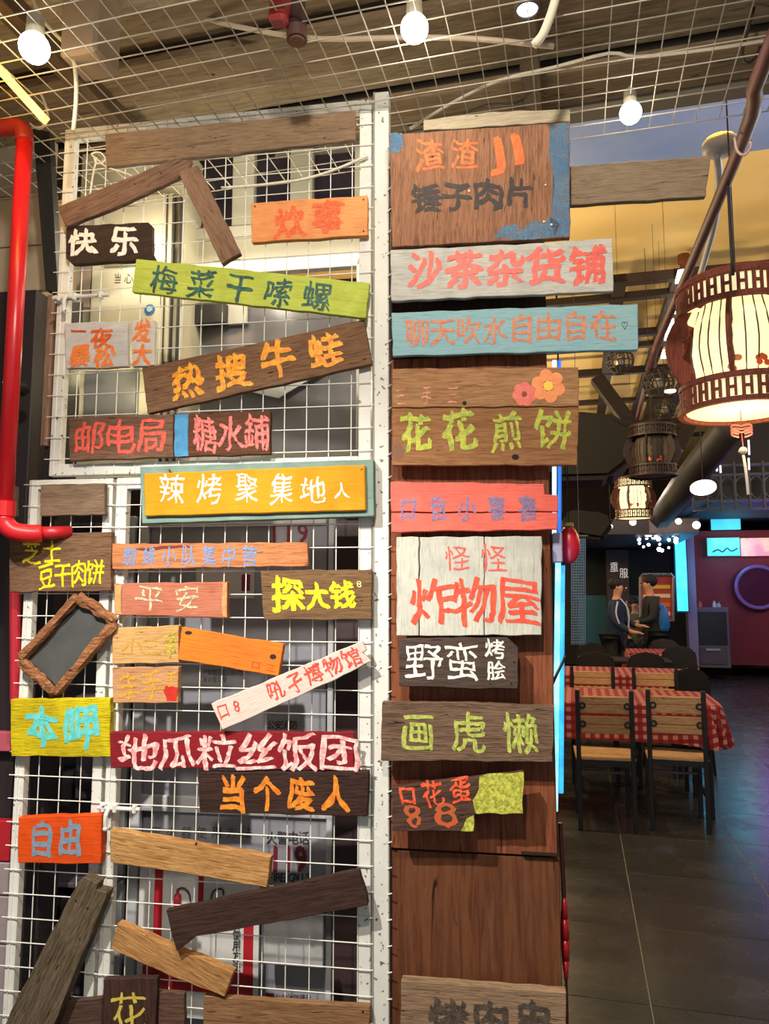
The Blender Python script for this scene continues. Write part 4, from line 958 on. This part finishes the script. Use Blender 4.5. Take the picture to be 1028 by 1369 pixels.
# dark mezzanine, balustrade
def HBx(name, px0, py0, px1, py1, w, dep, mat, parent=None, bev=0):
    a, b_ = HP(px0, (py0 + py1) / 2, w), HP(px1, (py0 + py1) / 2, w); xm = (px0 + px1) / 2
    z0, z1 = HP(xm, py1, w).z, HP(xm, py0, w).z
    mb = MB().box((a.x, w, z0), (b_.x, w + dep, z1))
    if bev: mb.bevel(bev)
    return mb.build(name, mat, parent, MH if parent is None else None)
def S(o): o['kind'] = 'structure'; return o
S(HBx('wall_mezzanine', 958, 560, 1300, 662, 10.8, 3.0, plain('#1e2230', .7)))
S(HBx('trim_soffit', 740, 694, 936, 714, 11.0, 5.5, plain('#2c2a30', .6)))
S(HBx('trim_soffit_right', 937, 640, 1300, 661, 11.0, 5.5, plain('#2c2a30', .6)))
S(HBx('trim_soffit_front', 868, 694, 934, 712, 10.9, .1, plain('#6a6470', .6)))
r = empty('balustrade', MH, 'dark blue balustrade with ring ornaments in front of the mezzanine', 'balustrade')
NV = plain('#3c4660', .5)
a_, b_ = HP(926, 650, 10), HP(1100, 650, 10); zt, zb = HP(980, 622, 10).z, HP(980, 680, 10).z
for z in (zt, zt - .12, zb + .1, zb): MB().box((a_.x, 9.98, z - .015), (b_.x, 10.03, z + .015)).build('rail', NV, r)
n = 9
for k in range(n + 1):
    x = a_.x + (b_.x - a_.x) * k / n; MB().box((x - .012, 9.97, zb - .02), (x + .012, 10.03, zt + .04)).build('post', NV, r)
    if k < n:
        xc = x + (b_.x - a_.x) / n / 2; zc = (zt - .12 + zb + .1) / 2
        MB().tube([(xc + .085 * math.cos(t * PI / 8), 10, zc + .14 * math.sin(t * PI / 8)) for t in range(17)], .013, 5, 1).build('ring_ornament', NV, r)
r = empty('light_characters', MH, 'two small upright rows of white lettering above the balustrade', 'sign')
for px, y0, y1 in ((1001, 588, 608), (1001, 612, 628), (958, 622, 630), (963, 622, 632)): HBx('white_mark', px - 1, y0, px + 1.5, y1, 9.9, .01, glow('#e8ecf4', 1), r)

# ---------------------------------------------------------------- far end
S(HBx('wall_red', 927, 706, 1400, 893, 14.5, .2, plain('#7c1c2e', .6, 0, '#6a1828', 2)))
S(HBx('wall_far', 740, 714, 930, 890, 15.4, .2, plain('#1f2426', .7)))
S(HBx('trim_teal_dado', 774, 796, 858, 890, 15.0, .3, plain('#246478', .6)))
S(HBx('trim_column', 919, 708, 931, 890, 13.6, .3, plain('#7c7c98', .6)))
r = empty('neon_board', MH, 'tall glowing cyan board on the column left of the red wall', 'light board')
HBx('lit_face', 904, 713, 918, 817, 13.4, .05, glow('#38c4f0', 1.3, '#5ad8f8', 3), r); HBx('frame', 902, 711, 920, 819, 13.46, .06, plain('#2c3c50', .5), r)
lamp('neon_light', MH @ HP(911, 765, 13.1), 14, '#4cc8ff', 'POINT', .3)
lamp('ceiling_wash', MH @ HP(880, 712, 13.0), 10, '#88a8ff', 'POINT', .3)
r = empty('menu_screens', MH, 'group of bright cyan and pink menu screens on the red wall', 'menu screen')
for (x0, y0, x1, y1, c, c2) in ((951, 694, 990, 708, '#40c8e0', '#58d4e8'), (946, 719, 989, 743, '#48d0d8', '#78e0e0'), (991, 719, 1060, 743, '#d88ca0', '#f0d0b0')):
    o = HBx('screen', x0, y0, x1, y1, 14.3, .06, glow(c, .9, c2, 4), r)
p = [HP(x, y, 14.29) for x, y in ((953, 738), (960, 735), (966, 738), (972, 733), (978, 737), (986, 733))]; MB().tube(p, .012, 5).build('script_line', plain('#205060', .6), r)
lamp('menu_light', MH @ HP(985, 735, 13.9), 8, '#7cd8ff', 'POINT', .2)
r = empty('round_mirror', MH @ T(HP(1014, 785, 14.3)), 'round purple rimmed mirror at the right edge of the red wall', 'mirror')
MB().tube([(.36 * math.cos(t * PI / 16), 0, .36 * math.sin(t * PI / 16)) for t in range(33)], .035, 8, 1).build('rim', plain('#8c6cb0', .3), r)
MB().cyl((0, .03, 0), (0, .06, 0), .35, 36).build('mirror_glass', plain('#54203c', .12), r)
lamp('purple_light', MH @ HP(1040, 760, 12.0), 34, '#a060ff', 'POINT', .2)
# cooler cabinet
r = empty('cooler_cabinet', MH, 'grey cabinet with a dark glass door standing against the red wall', 'cabinet')
CG = plain('#5a5c64', .45)
HBx('body', 931, 812, 976, 893, 13.9, .5, CG, r, .01); HBx('glass_door', 935, 818, 972, 862, 13.87, .03, plain('#202428', .15), r); HBx('drawer', 935, 866, 972, 888, 13.87, .03, plain('#484a50', .5), r, .004); HBx('handle', 944, 867, 963, 870, 13.84, .02, plain('#a0a0a4', .4), r)
for i, (x, c, h) in enumerate(((936, '#c07070', 8), (955, '#d0d4dc', 8), (961, '#b8c0cc', 6))):
    p = HP(x, 812, 14.1); k = h * .0141
    tag(MB().lathe([(0, 0), (.035, 0), (.035, k * .6), (.015, k * .8), (.015, k), (0, k)], 10).build('bottle', plain(c, .3), None, MH @ T(p)), ['reddish bottle at the left end of the cabinet top', 'taller pale bottle on the cabinet top', 'shorter pale bottle right of the taller one on the cabinet'][i], 'bottle')
# poster stand
r = empty('poster_stand', MH, 'red poster in a chrome rounded frame on a floor stand behind the two people', 'poster stand')
HBx('poster', 857, 770, 899, 829, 12.2, .03, plain('#a02820', .5, 0, '#c84a30', 3), r)
cs = [HP(x, y, 12.17) for x, y in ((856, 830), (856, 772), (859, 768), (897, 768), (900, 772), (900, 830), (856, 830))]
MB().tube(cs, .025, 8, 1).build('frame', plain('#b4b8bc', .25, .8), r)
c0 = HP(878, 829, 12.2); MB().cyl((c0.x, 12.2, .02), (c0.x, 12.2, c0.z), .03, 10).build('stand_pole', plain('#8c9094', .3, .8), r); MB().cyl((c0.x, 12.2, .006), (c0.x, 12.2, .03), .25, 20).build('stand_base', plain('#3c3e42', .4), r)
for k, y in enumerate((782, 794, 806, 818)): HBx('headline', 872, y, 896, y + 5, 12.185, .006, plain(['#e8c040', '#f0e0c0', '#e07830', '#f0d8a0'][k], .5), r)
for k, (y, w_) in enumerate(((778, 12), (795, 9))): HBx('sub_text', 860, y, 860 + w_, y + 7, 12.185, .006, plain('#f0d8c8', .5), r)
# brown pillar with white characters
S(HBx('trim_brown_pillar', 812, 735, 842, 890, 14.6, .3, plain('#4a3430', .7)))
def htext(name, txt, px0, py0, px1, py1, w_, h_, wd, mat, label):
    its = []; n = len(txt); r = empty(name, MH, label, 'sign')
    for i, ch in enumerate(txt):
        t = i / max(1, n - 1); p = HP(px0 + (px1 - px0) * t, py0 + (py1 - py0) * t, wd); s = wd / 1000; its.append((ch, .0, p.x, p.z, w_ * s, h_ * s, 0))
    link('lettering', letter_mesh(its), mat, r, T((0, wd, 0))); return r
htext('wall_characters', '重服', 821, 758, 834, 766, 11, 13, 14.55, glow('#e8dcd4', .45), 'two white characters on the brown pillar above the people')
# fairy lights
r = empty('fairy_lights', MH, 'cluster of small white round lights over the far counter', 'light string')
for k in range(22):
    x, y = random.uniform(849, 904), random.uniform(712, 736); p = HP(x, y, random.uniform(11.2, 12)); MB().sph(p, random.uniform(.018, .035), 8).build('light', glow('#f4f4ff', 6), r)
for k in range(5):
    x0 = 846 + k * 12; MB().tube([HP(x0, 712, 11.6), HP(x0 + 7, 726, 11.6), HP(x0 + 14, 716, 11.6)], .006, 5).build('wire', plain('#20222a', .6), r)
for i, (x, y, sz) in enumerate(((846, 698, .045), (907, 697, .04), (931, 702, .05), (816, 704, .03))):
    p = HP(x, y, 10.4); r = empty('globe_lamp', MH @ T(p)); MB().sph((0, 0, 0), sz, 12).build('globe', glow('#fff4e8', 5), r); MB().cyl((0, 0, sz * .9), (0, 0, 4.2 - p.z), .002, 6).build('cord', plain('#1c1614', .6), r)
    tag(r, ['round white globe lamp under the small lit lantern', 'round white globe lamp left end of the grey soffit', 'round white globe lamp next to the red wall corner', 'tiny white globe lamp beside the smaller black hood'][i], 'lamp')

# ================================================================ EDGE OF THE BROWN PANEL
def vtube(name, label, px0, y0, px1, y1, y, r_, mat, cat='light tube'):
    a_, b_ = PP(px0, y0, y), PP(px1, y1, y)
    o = MB().tube([a_, b_], r_, 10, 1).build(name, mat, None, MP, smooth=True); return tag(o, label, cat)
vtube('light_tube', 'bright cyan white light tube down the right edge of the brown panel', 746, 752, 742, 1084, .03, .0075, glow('#6cd8f4', 1.5, '#b4ecf8', 12))
vtube('light_tube', 'blue light tube just right of the cyan white one', 752, 756, 750, 1060, .05, .0065, glow('#2a8cf0', 1.5, '#3cb0ff', 12))
vtube('light_tube', 'short cyan white light tube between the flower sign and the coral sign', 741, 482, 741, 716, .028, .006, glow('#9ce8ff', 1.6, '#e4f4ff', 16))
vtube('light_tube', 'short blue light tube behind the right end of the coral sign', 748, 482, 748, 716, .05, .005, glow('#2c70e0', 1.2))
tag(PB('pale_bracket', 739, 712, 752, 752, .0, .05, plain('#a8a8c8', .4), None), 'pale lavender bracket above the cyan light tube', 'bracket')
lamp('tube_light', MP @ (PP(747, 900, .03) + V((.03, 0, 0))), 3, '#5cc8ff', 'AREA', sx=.01, sy=.6, target=MP @ (PP(747, 900, .03) + V((1, .3, 0))))
q = PP(761, 728, .25); r = empty('red_paper_lantern', MP @ T(q), 'small red paper lantern at the right edge of the panel', 'lantern')
MB().sph((0, 0, 0), .058, 20, (.55, .55, 1)).build('shade', plain('#e01c2c', .35), r, smooth=True); MB().cyl((0, 0, .055), (0, 0, .066), .014, 12).build('cap', plain('#c8a040', .4), r)
MB().cyl((0, 0, .066), (0, 0, .40), .0015, 6).build('string', plain('#301818', .6), r)
r = empty('red_stick', MP, 'thin brown stick with a red wrapped lower end beside the brown panel', 'stick')
a_, b_, c_2 = PP(749, 1100, .1), PP(754, 1200, .1), PP(757, 1312, .1)
MB().tube([a_, b_], .006, 10, 1).build('stick', plain('#4a2420', .4), r)
bm_ = MB(); 
P_ = [b_.lerp(c_2, t) for t in (0, .25, .5, .75, 1)]
for i in range(4): bm_.cyl(P_[i], P_[i + 1], (.006, .010, .012, .010)[i], 12, (.010, .012, .010, .004)[i])
bm_.build('red_wrap', plain('#c8242c', .3), r, smooth=True)
MB().tube([c_2, V((c_2.x, c_2.y, .0))], .004, 8, 1).build('tip', plain('#4a2420', .4), r)
cord('black_strap', [PP(x, y, .02) for x, y in ((738, 916), (745, 900), (752, 886), (756, 876))], .004, plain('#141416', .5), 'short black strap across the light tubes', 'strap')
# net
r = empty('blue_net', MH, 'blue net curtain hanging right of the panel behind the red paper lantern', 'net')
mb = MB()
for k in range(9): x = 764 + k * 2.3; mb.tube([HP(x, 718, 6.0), HP(x, 862, 6.0)], .0028, 4, 1)
for k in range(40): y = 718 + k * 3.6; mb.tube([HP(764, y, 6.0), HP(783, y, 6.0)], .0024, 4, 1)
o = mb.build('net_mesh', plain('#6488b4', .5), r); o['kind'] = 'stuff'
MB().tube([HP(762, 717, 6.0), HP(786, 717, 6.0)], .012, 8, 1).build('net_rod', plain('#38404c', .5), r)
MB().tube([HP(774, 717, 6.0), HP(766, 380, 6.0)], .002, 6, 1).build('net_cord', plain('#38404c', .5), r)

# ================================================================ TABLES AND CHAIRS
BK = plain('#1d1c1e', .4); SLT = wood('#d4ac80', '#a88258', seed=80, bmp=.15)
def make_chair():
    r = empty('dining_chair', M4.Identity(4))
    w, d, H = .36, .38, .87; t = .028
    for sx in (-1, 1):
        x = sx * (w / 2 - t / 2)
        MB().box((x - t / 2, -t / 2, 0), (x + t / 2, t / 2, H)).bevel(.003).build('rear_leg', BK, r)
        MB().box((x - t / 2, d - t / 2, 0), (x + t / 2, d + t / 2, .43)).bevel(.003).build('front_leg', BK, r)
        MB().box((x - t / 2 + .004, t / 2, .40), (x + t / 2 - .004, d - t / 2, .43)).build('side_rail', BK, r)
        MB().box((x - .008, t / 2, .20), (x + .008, d - t / 2, .22)).build('stretcher', BK, r)
        for z in (.66, .775):
            MB().tube([(x - sx * (.028 + .017 * math.cos(k * PI / 6)), -.016, z + .017 * math.sin(k * PI / 6)) for k in range(13)], .006, 6, 1).build('ring_bracket', BK, r)
    MB().box((-w / 2 + t, d - .01, .40), (w / 2 - t, d + .01, .43)).build('front_rail', BK, r); MB().box((-w / 2 + t, -.01, .40), (w / 2 - t, .01, .43)).build('rear_rail', BK, r)
    MB().box((-w / 2 + t, d - .008, .27), (w / 2 - t, d + .008, .285)).build('front_stretcher', plain('#6a6468', .3, .6), r)
    for k in range(3): MB().box((-w / 2 - .005, .0 + k * .128, .432), (w / 2 + .005, .122 + k * .128, .452)).bevel(.004).build('seat_slat', SLT, r)
    for z in (.60, .655, .725, .78): MB().box((-w / 2 + t + .003, -.011, z), (w / 2 - t - .003, .011, z + .052)).bevel(.004).build('back_slat', SLT, r)
    return r
ch0 = make_chair()
fl_pt = lambda px, py: HZ(px, py, 0)
cL, cR = fl_pt(813, 1112), fl_pt(910, 1112)
def cm_(p, rz): return MH @ T((p.x, p.y, 0)) @ M4.Rotation(rz, 4, 'Z')
tag(ch0, 'dark metal and pale wood chair, left one of the two nearest', 'chair', 'dining chairs at the gingham tables'); ch0.matrix_world = cm_(cL, .05)
dup(ch0, cm_(cR, -.03), 'dark metal and pale wood chair, right one of the two nearest')
WT, WF_ = cL.y + .36, cL.y + 1.12
xr = HP(966, 940, WT).x
def table(name, label, r0, r1, w0, w1, cloth=True, ztop=.74, clabel=None, drop=.25, tc='#6a4a38'):
    c = V(((r0 + r1) / 2, (w0 + w1) / 2, 0)); r = empty(name, MH @ T(c), label, 'table'); a, b_ = (r1 - r0) / 2, (w1 - w0) / 2
    i_ = .035 if cloth else 0; MB().box((-a + i_, -b_ + i_, ztop - .03), (a - i_, b_ - i_, ztop)).bevel(.005).build('tabletop', wood(tc, '#3c2a22', seed=81), r)
    for sx in (-1, 1):
        for sy in (-1, 1): MB().box((sx * (a - .09) - .025, sy * (b_ - .09) - .025, 0), (sx * (a - .09) + .025, sy * (b_ - .09) + .025, ztop - .03)).bevel(.003).build('leg', BK, r)
    if cloth:
        bm = bmesh.new(); n = 120; rad = .07; pts = []
        a2, b2 = a + .006, b_ + .006
        for k in range(n):
            t = k / n * 2 * PI; e = .18
            pts.append((a2 * math.copysign(abs(math.cos(t)) ** e, math.cos(t)), b2 * math.copysign(abs(math.sin(t)) ** e, math.sin(t)), t))
        rings = []
        for j, (z, out) in enumerate(((ztop + .004, 0), (ztop - .01, .008), (ztop - drop * .35, .018), (ztop - drop * .7, .03), (ztop - drop, .04))):
            rings.append([bm.verts.new((x + (x / a2) * out * (1 + (.9 * math.sin(k * .9 + 1.3 * math.sin(k * .31))) * (j > 1) * .8), y + (y / b2) * out * (1 + (.9 * math.sin(k * .9 + 1.3 * math.sin(k * .31))) * (j > 1) * .8), z + (.012 * math.sin(k * .5) if j == 4 else 0) - (.05 * (abs(x / a2) ** 8) * (abs(y / b2) ** 8) if j == 4 else 0))) for k, (x, y, t) in enumerate(pts)])
        bm.faces.new(rings[0])
        for p, q in zip(rings, rings[1:]):
            for k in range(n): bm.faces.new((p[k], p[(k + 1) % n], q[(k + 1) % n], q[k]))
        bmesh.ops.triangulate(bm, faces=[f for f in bm.faces if len(f.verts) > 4]); bmesh.ops.recalc_face_normals(bm, faces=bm.faces)
        me = bpy.data.meshes.new('tablecloth'); bm.to_mesh(me); bm.free()
        tag(link('tablecloth', me, gingham(.031), None, MH @ T(c)), clabel, 'tablecloth', 'gingham tablecloths')
    return r
table('dining_table', 'nearest table under a red gingham cloth in front of the two chairs', xr - 1.7, xr, WT, WF_, clabel='red and white gingham cloth over the nearest table')
for x, lb in ((HP(793, 912, WF_ + .1).x, 'brown backed chair on the far side of the nearest gingham table, left'), (HP(881, 912, WF_ + .1).x, 'brown backed chair on the far side of the nearest gingham table, right')):
    dup(ch0, cm_(V((x, WF_ + .42, 0)), PI), lb)
xr2 = HP(925, 895, 7.3).x
table('dining_table', 'second table under a red gingham cloth behind the nearest one', xr2 - 1.9, xr2, 7.2, 7.95, clabel='red and white gingham cloth over the second table')
table('black_table', 'black bare table between the second gingham table and the people', HP(772, 870, 8.7).x, HP(900, 870, 8.7).x, 8.7, 9.3, False, .74, tc='#242226')
xr3 = HP(927, 850, 9.9).x
table('dining_table', 'farthest table under a pale gingham cloth beside the two people', xr3 - .75, xr3, 9.9, 10.6, clabel='gingham cloth over the farthest table, right of the two people')
# black padded chairs farther back
def make_black():
    r = empty('padded_chair', M4.Identity(4)); 
    mb = MB(); pts = [(-.18, .5), (-.2, .62), (-.19, .76), (-.14, .84), (0, .87), (.14, .84), (.19, .76), (.2, .62), (.18, .5)]
    mb.prism(pts, -.02, .02); mb.bevel(.012, 2); mb.build('backrest', plain('#1a191c', .5), r)
    mb = MB(); mb.box((-.2, .0, .42), (.2, .4, .47)); mb.bevel(.015, 2); mb.build('seat', plain('#232226', .5), r)
    for sx in (-1, 1):
        MB().tube([(sx * .19, -.03, 0), (sx * .18, 0, .45), (sx * .17, -.01, .8)], .011, 8).build('rear_leg', plain('#3a3a3e', .3, .7), r); MB().tube([(sx * .19, .4, 0), (sx * .18, .36, .43)], .011, 8, 1).build('front_leg', plain('#3a3a3e', .3, .7), r)
    return r
pc = make_black(); pc['category'] = 'chair'; pc['group'] = 'black padded chairs in the middle of the hall'
spots = [(795, 8.35, 0, 'black padded chair at the left of the black table'), (862, 8.35, .1, 'black padded chair at the middle of the black table'), (918, 6.72, 0.5, 'black padded chair at the right end of the second gingham table'),
         (906, 9.45, .0, 'black padded chair in front of the farthest gingham table'), (886, 10.78, -.2, 'black padded chair in front of the person in the blue vest'), (790, 9.75, .3, 'black padded chair left of the person in navy')]
for i, (px, w, rz, lb) in enumerate(spots):
    p = HP(px, 840, w); o = pc if i == 0 else dup(pc, M4.Identity(4)); o.matrix_world = MH @ T((p.x, w, 0)) @ M4.Rotation(rz, 4, 'Z'); o['label'] = lb

# ================================================================ PEOPLE
def skin_mesh(name, nodes, edges, mat, parent, root_i=0, sub=1):
    me = bpy.data.meshes.new(name); me.from_pydata([n[0] for n in nodes], edges, [])
    o = bpy.data.objects.new(name, me); COL.objects.link(o); m = o.modifiers.new('skin', 'SKIN'); m.use_smooth_shade = True
    for i, n in enumerate(nodes):
        r = n[1]; o.data.skin_vertices[0].data[i].radius = (r, r) if not isinstance(r, tuple) else r
        o.data.skin_vertices[0].data[i].use_root = (i == root_i)
    s = o.modifiers.new('sub', 'SUBSURF'); s.levels = sub; s.render_levels = sub
    dg = bpy.context.evaluated_depsgraph_get(); m2 = bpy.data.meshes.new_from_object(o.evaluated_get(dg)); bpy.data.objects.remove(o)
    m2.materials.clear(); m2.materials.append(mat); return link(name, m2, None, parent, None)
SKN = plain('#c8967a', .55)
def person(px, pyhead, w, face, label, jacket, stripe, vest=None, hair='#17120f', lean=.05, reach=.26, seated=False):
    """facing +x locally; head top at the pixel height"""
    top = HP(px, pyhead, w); H = top.z + (.41 if seated else 0); k = H / 1.7
    r = empty('person', MH @ T((top.x, w, -.41 if seated else 0)) @ M4.Rotation(face, 4, 'Z') @ M4.Scale(k, 4), label, 'person')
    L = lean
    J = [((0, 0, .93), .09), ((L * .4, 0, 1.1), .09), ((L, 0, 1.30), .10), ((L * 1.2, 0, 1.42), .07), ((L * 1.4, 0, 1.50), .052), ((L * 1.8, 0, 1.58), .085), ((L * 1.9, 0, 1.66), .065)]
    E_ = [(i, i + 1) for i in range(6)]
    def add(prev, pts):
        for p, q in pts: J.append((p, q)); E_.append((prev, len(J) - 1)); prev = len(J) - 1
        return prev
    LG = [(.02, .48), (0, .10), (.06, .04)] if not seated else [(.40, .88), (.42, .52), (.48, .45)]
    for s in (-1, 1):
        add(0, [((0, s * .10, .86), .06), ((LG[0][0], s * .11, LG[0][1]), .055), ((LG[1][0], s * .11, LG[1][1]), .038), ((LG[2][0] + .06, s * .12, LG[2][1]), .034)])
        hd = add(2, [((L, s * .19, 1.38), .055), ((L + .04, s * .23, 1.12), .042), ((L + reach, s * .15, 1.02 + .04 * s), .03), ((L + reach + .06, s * .14, 1.02 + .04 * s), .032)])
        hx, hy, hz = J[hd][0]
        for f in range(4): add(hd, [((hx + .045, hy + (f - 1.5) * .018, hz - .004), .0085), ((hx + (.085, .095, .092, .078)[f], hy + (f - 1.5) * .02, hz - .02), .007)])
        add(hd, [((hx + .03, hy - s * .04, hz - .005), .009), ((hx + .055, hy - s * .05, hz - .015), .008)])
    skin_mesh('body', J, E_, SKN, r)
    # clothes
    A_ = [((0, 0, .76), .165), ((L * .4, 0, 1.1), .15), ((L, 0, 1.30), .16), ((L * 1.2, 0, 1.43), .078)]; EA = [(0, 1), (1, 2), (2, 3)]
    for s in (-1, 1):
        b0 = len(A_); A_ += [((L, s * .195, 1.38), .072), ((L + .04, s * .235, 1.12), .06), ((L + reach - .03, s * .152, 1.022 + .04 * s), .045)]; EA += [(2, b0), (b0, b0 + 1), (b0 + 1, b0 + 2)]
    skin_mesh('jacket', A_, EA, plain(jacket, .7), r)
    Tn = [((0, 0, .92), .15)]; ET = []
    for s in (-1, 1):
        b0 = len(Tn); Tn += [((0, s * .105, .84), .10), ((LG[0][0], s * .112, LG[0][1]), .075), ((LG[1][0], s * .112, LG[1][1]), .055)]; ET += [(0, b0), (b0, b0 + 1), (b0 + 1, b0 + 2)]
        MB().sph((LG[2][0], s * .12, LG[2][1]), .05, 12, (2.3, 1, .8)).build('shoe', plain('#1a1a1c', .5), r, smooth=True)
    skin_mesh('trousers', Tn, ET, plain('#1b1d24', .7), r)
    hx, hz = L * 1.85, 1.625
    MB().sph((hx - .045, 0, hz + .032), .112, 18, (.9, .88, .86)).build('hair', plain(hair, .7), r, smooth=True)
    MB().sph((hx + .105, 0, hz - .035), .016, 8).build('nose', SKN, r, smooth=True)
    for s in (-1, 1): MB().sph((hx + .088, s * .034, hz - .008), .010, 8).build('eye', plain('#1c1410', .3), r); MB().sph((hx - .0, s * .088, hz - .03), .02, 8, (.8, .4, 1.2)).build('ear', SKN, r)
    MB().sph((hx + .090, 0, hz - .07), .018, 8, (.5, 1.2, .3)).build('mouth', plain('#8c4a40', .5), r)
    if stripe:
        for s in (-1, 1): MB().tube([(L + .01 + .075, s * .20, 1.40), (L + .075, s * .262, 1.25), (L + .11, s * .25, 1.1)], .012, 6).build('sleeve_stripe', plain('#c8d4e4', .6), r)
        MB().tube([(L * 1.2 + .07, -.05, 1.44), (L + .175, -.02, 1.28), (L + .16, 0, 1.0)], .01, 6).build('zip_stripe', plain('#c8d4e4', .6), r)
    if vest: skin_mesh('vest', [((-.07, 0, .85), .165), ((L * .4 - .07, 0, 1.12), .16), ((L - .06, 0, 1.34), .17)], [(0, 1), (1, 2)], plain(vest, .5), r)
    return r
person(818, 776, 10.9, -.35, 'person with dark hair in a navy jacket with white stripes, facing right', '#1c2f50', True)
person(874, 772, 11.4, PI + .15, 'person with dark hair in a dark top and bright blue vest, facing left', '#1d2228', False, '#1c78c8')
person(848, 802, 12.65, -1.6, 'small person with a pale face in an olive top, between the two taller people', '#55604a', False)
lamp('far_end_fill', MH @ V((HP(850, 700, 10.2).x, 10.0, 2.9)), 28, '#ffe8d8', 'POINT', .1)  # added lamp to lift the far end and its teal dado
